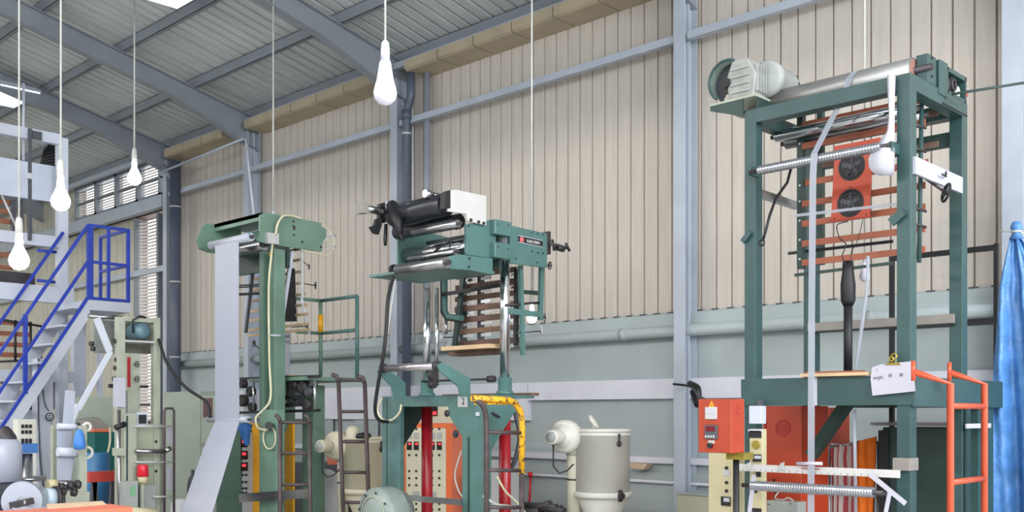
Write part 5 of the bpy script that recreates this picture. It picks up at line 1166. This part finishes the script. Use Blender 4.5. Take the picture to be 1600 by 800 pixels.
tb_ = single('work_bench', MB().box(q_(-20, 0, 8.0).x, q_(180, 0, 8.0).x, 7.7, 8.1, zt(806, 7.6)-.05, zt(800, 7.6)).box(q_(-10, 0, 8).x, q_(0, 0, 8).x, 7.75, 7.85, 0, .9).box(q_(160, 0, 8).x, q_(170, 0, 8).x, 7.75, 7.85, 0, .9), SAL, 'orange topped bench edge along the bottom left', 'bench')
single('cardboard_sheet', MB().prism([q_(74, 796, 8.0), q_(73, 790, 8.1), q_(160, 785, 8.1), q_(172, 795, 8.0)], (0, 0, .012)), BOX, 'flat cardboard sheet on the bench at the bottom left', 'cardboard')
# bins and drums
TB = thing('teal_bin', 'dark teal bin with a reddish lid strip behind the red beam', 'bin', (q_(162, 0, 12.3).x, 12.3, 0))
part('body', MB().prism([q_(147, 675, 12.3), q_(183, 675, 12.3), (q_(180, 0, 12.3).x, 12.3, 0), (q_(150, 0, 12.3).x, 12.3, 0)], (0, .35, 0)), TEAL, TB, .01)
part('lid', qb(146, 172, 670, 675, .36, 12.29), SAL, TB, .006)
single('blue_drum', MB().lathe([(0, 0), (.14, 0), (.15, .3), (.15, .33), (.14, .34), (.155, .6), (.14, .63), (.14, .66), (0, .66)], V((q_(150, 0, 11.8).x, 11.8, zt(708, 11.8)-.66)), UZ, 28), DRUM, 'open light blue plastic drum left of the teal bin', 'drum')
single('drum_stand', MB().box(q_(139, 0, 11.8).x, q_(162, 0, 11.8).x, 11.65, 11.95, 0, zt(708, 11.8)-.66), BLUM, 'blue crate carrying the light blue drum', 'crate', bevel=.01)
single('red_beam', MB().box(q_(139, 0, 11.0).x, q_(193, 0, 11.0).x, 11.0, 11.1, zt(752, 11.3), zt(736, 11.3)), REDB, 'red steel beam crossing in front of the blue drum', 'beam', bevel=.006)
single('beam_trestle', MB().beam((q_(150, 0, 11).x, 11.05, zt(752, 11.3)), (q_(142, 0, 11).x, 11.05, 0), .05, .05).beam((q_(150, 0, 11).x, 11.05, zt(752, 11.3)), (q_(158, 0, 11).x, 11.05, 0), .05, .05).beam((q_(180, 0, 11).x, 11.05, zt(752, 11.3)), (q_(172, 0, 11).x, 11.05, 0), .05, .05), DGREY, 'dark trestle legs under the red beam', 'trestle')
single('grey_hood', MB().prism([q_(134, 656, 12.6), q_(154, 652, 12.6), q_(172, 668, 12.6), q_(172, 673, 12.6), q_(134, 673, 12.6)], (0, .3, 0)), mat('hood_grey', (148, 146, 140), .5), 'grey sheet metal hood above the teal bin', 'hood')
single('hood_cabinet', MB().box(q_(134, 0, 12.7).x, q_(190, 0, 12.7).x, 12.95, 13.2, 0, zt(620, 12.9)), PGRN, 'pale cabinet behind the teal bin and grey hood', 'cabinet', bevel=.006)
cord('hose', 'cream hose drooping beside the teal bin', [q_(172, 668, 11.9), q_(172, 690, 11.9), q_(168, 708, 11.9), q_(163, 712, 11.9)], .013, CORDC, 'hose')
single('clear_drum_bag', MB().lathe([(0, 0), (.13, .02), (.15, .3), (.13, .55), (.08, .6), (0, .61)], V((q_(284, 0, 11.6).x, 11.6, 0)), UZ, 18), SACK, 'whitish plastic bag standing by the pale green cabinet', 'bag')
single('gas_bottle', MB().lathe([(0, 0), (.07, 0), (.07, .70), (.05, .80), (.02, .84), (.025, .90), (0, .91)], V((Xy(301, 12.4), 12.4, 0)), UZ, 20), DGREY, 'dark grey gas bottle left of the slanting film web', 'gas bottle')
single('paper_scrap', MB().prism([fx(984, 723, 8.8), fx(1011, 725, 8.8), fx(1005, 734, 8.8), fx(984, 731, 8.8)], (.1, 0, 0)), BOX, 'pinkish folded paper tucked on the wall ledge', 'paper')
single('red_valve', MB().cyl(fx(828, 738, 8.85), fx(829, 745, 8.85), .03, 10).cyl(fx(829, 745, 8.9), fx(827, 790, 8.9), .014, 8), REDL, 'small red valve on the wall pipe right of the yellow topped ladder', 'valve')
PL = thing('beige_plinth', 'low beige box at the foot of the grey column', 'box', (8.3, Yx(1090, 8.3), 0))
part('body', MB().box(8.3, 8.65, Yx(1107, 8.3), Yx(1057, 8.3), 0, zt(773, 9.9)), mat('plinth_beige', (188, 186, 164), .5, 0, .05, 3), PL, .01)
part('top', MB().box(8.28, 8.67, Yx(1108, 8.28), Yx(1056, 8.28), zt(773, 9.9), zt(771, 9.9)), LOW, PL)
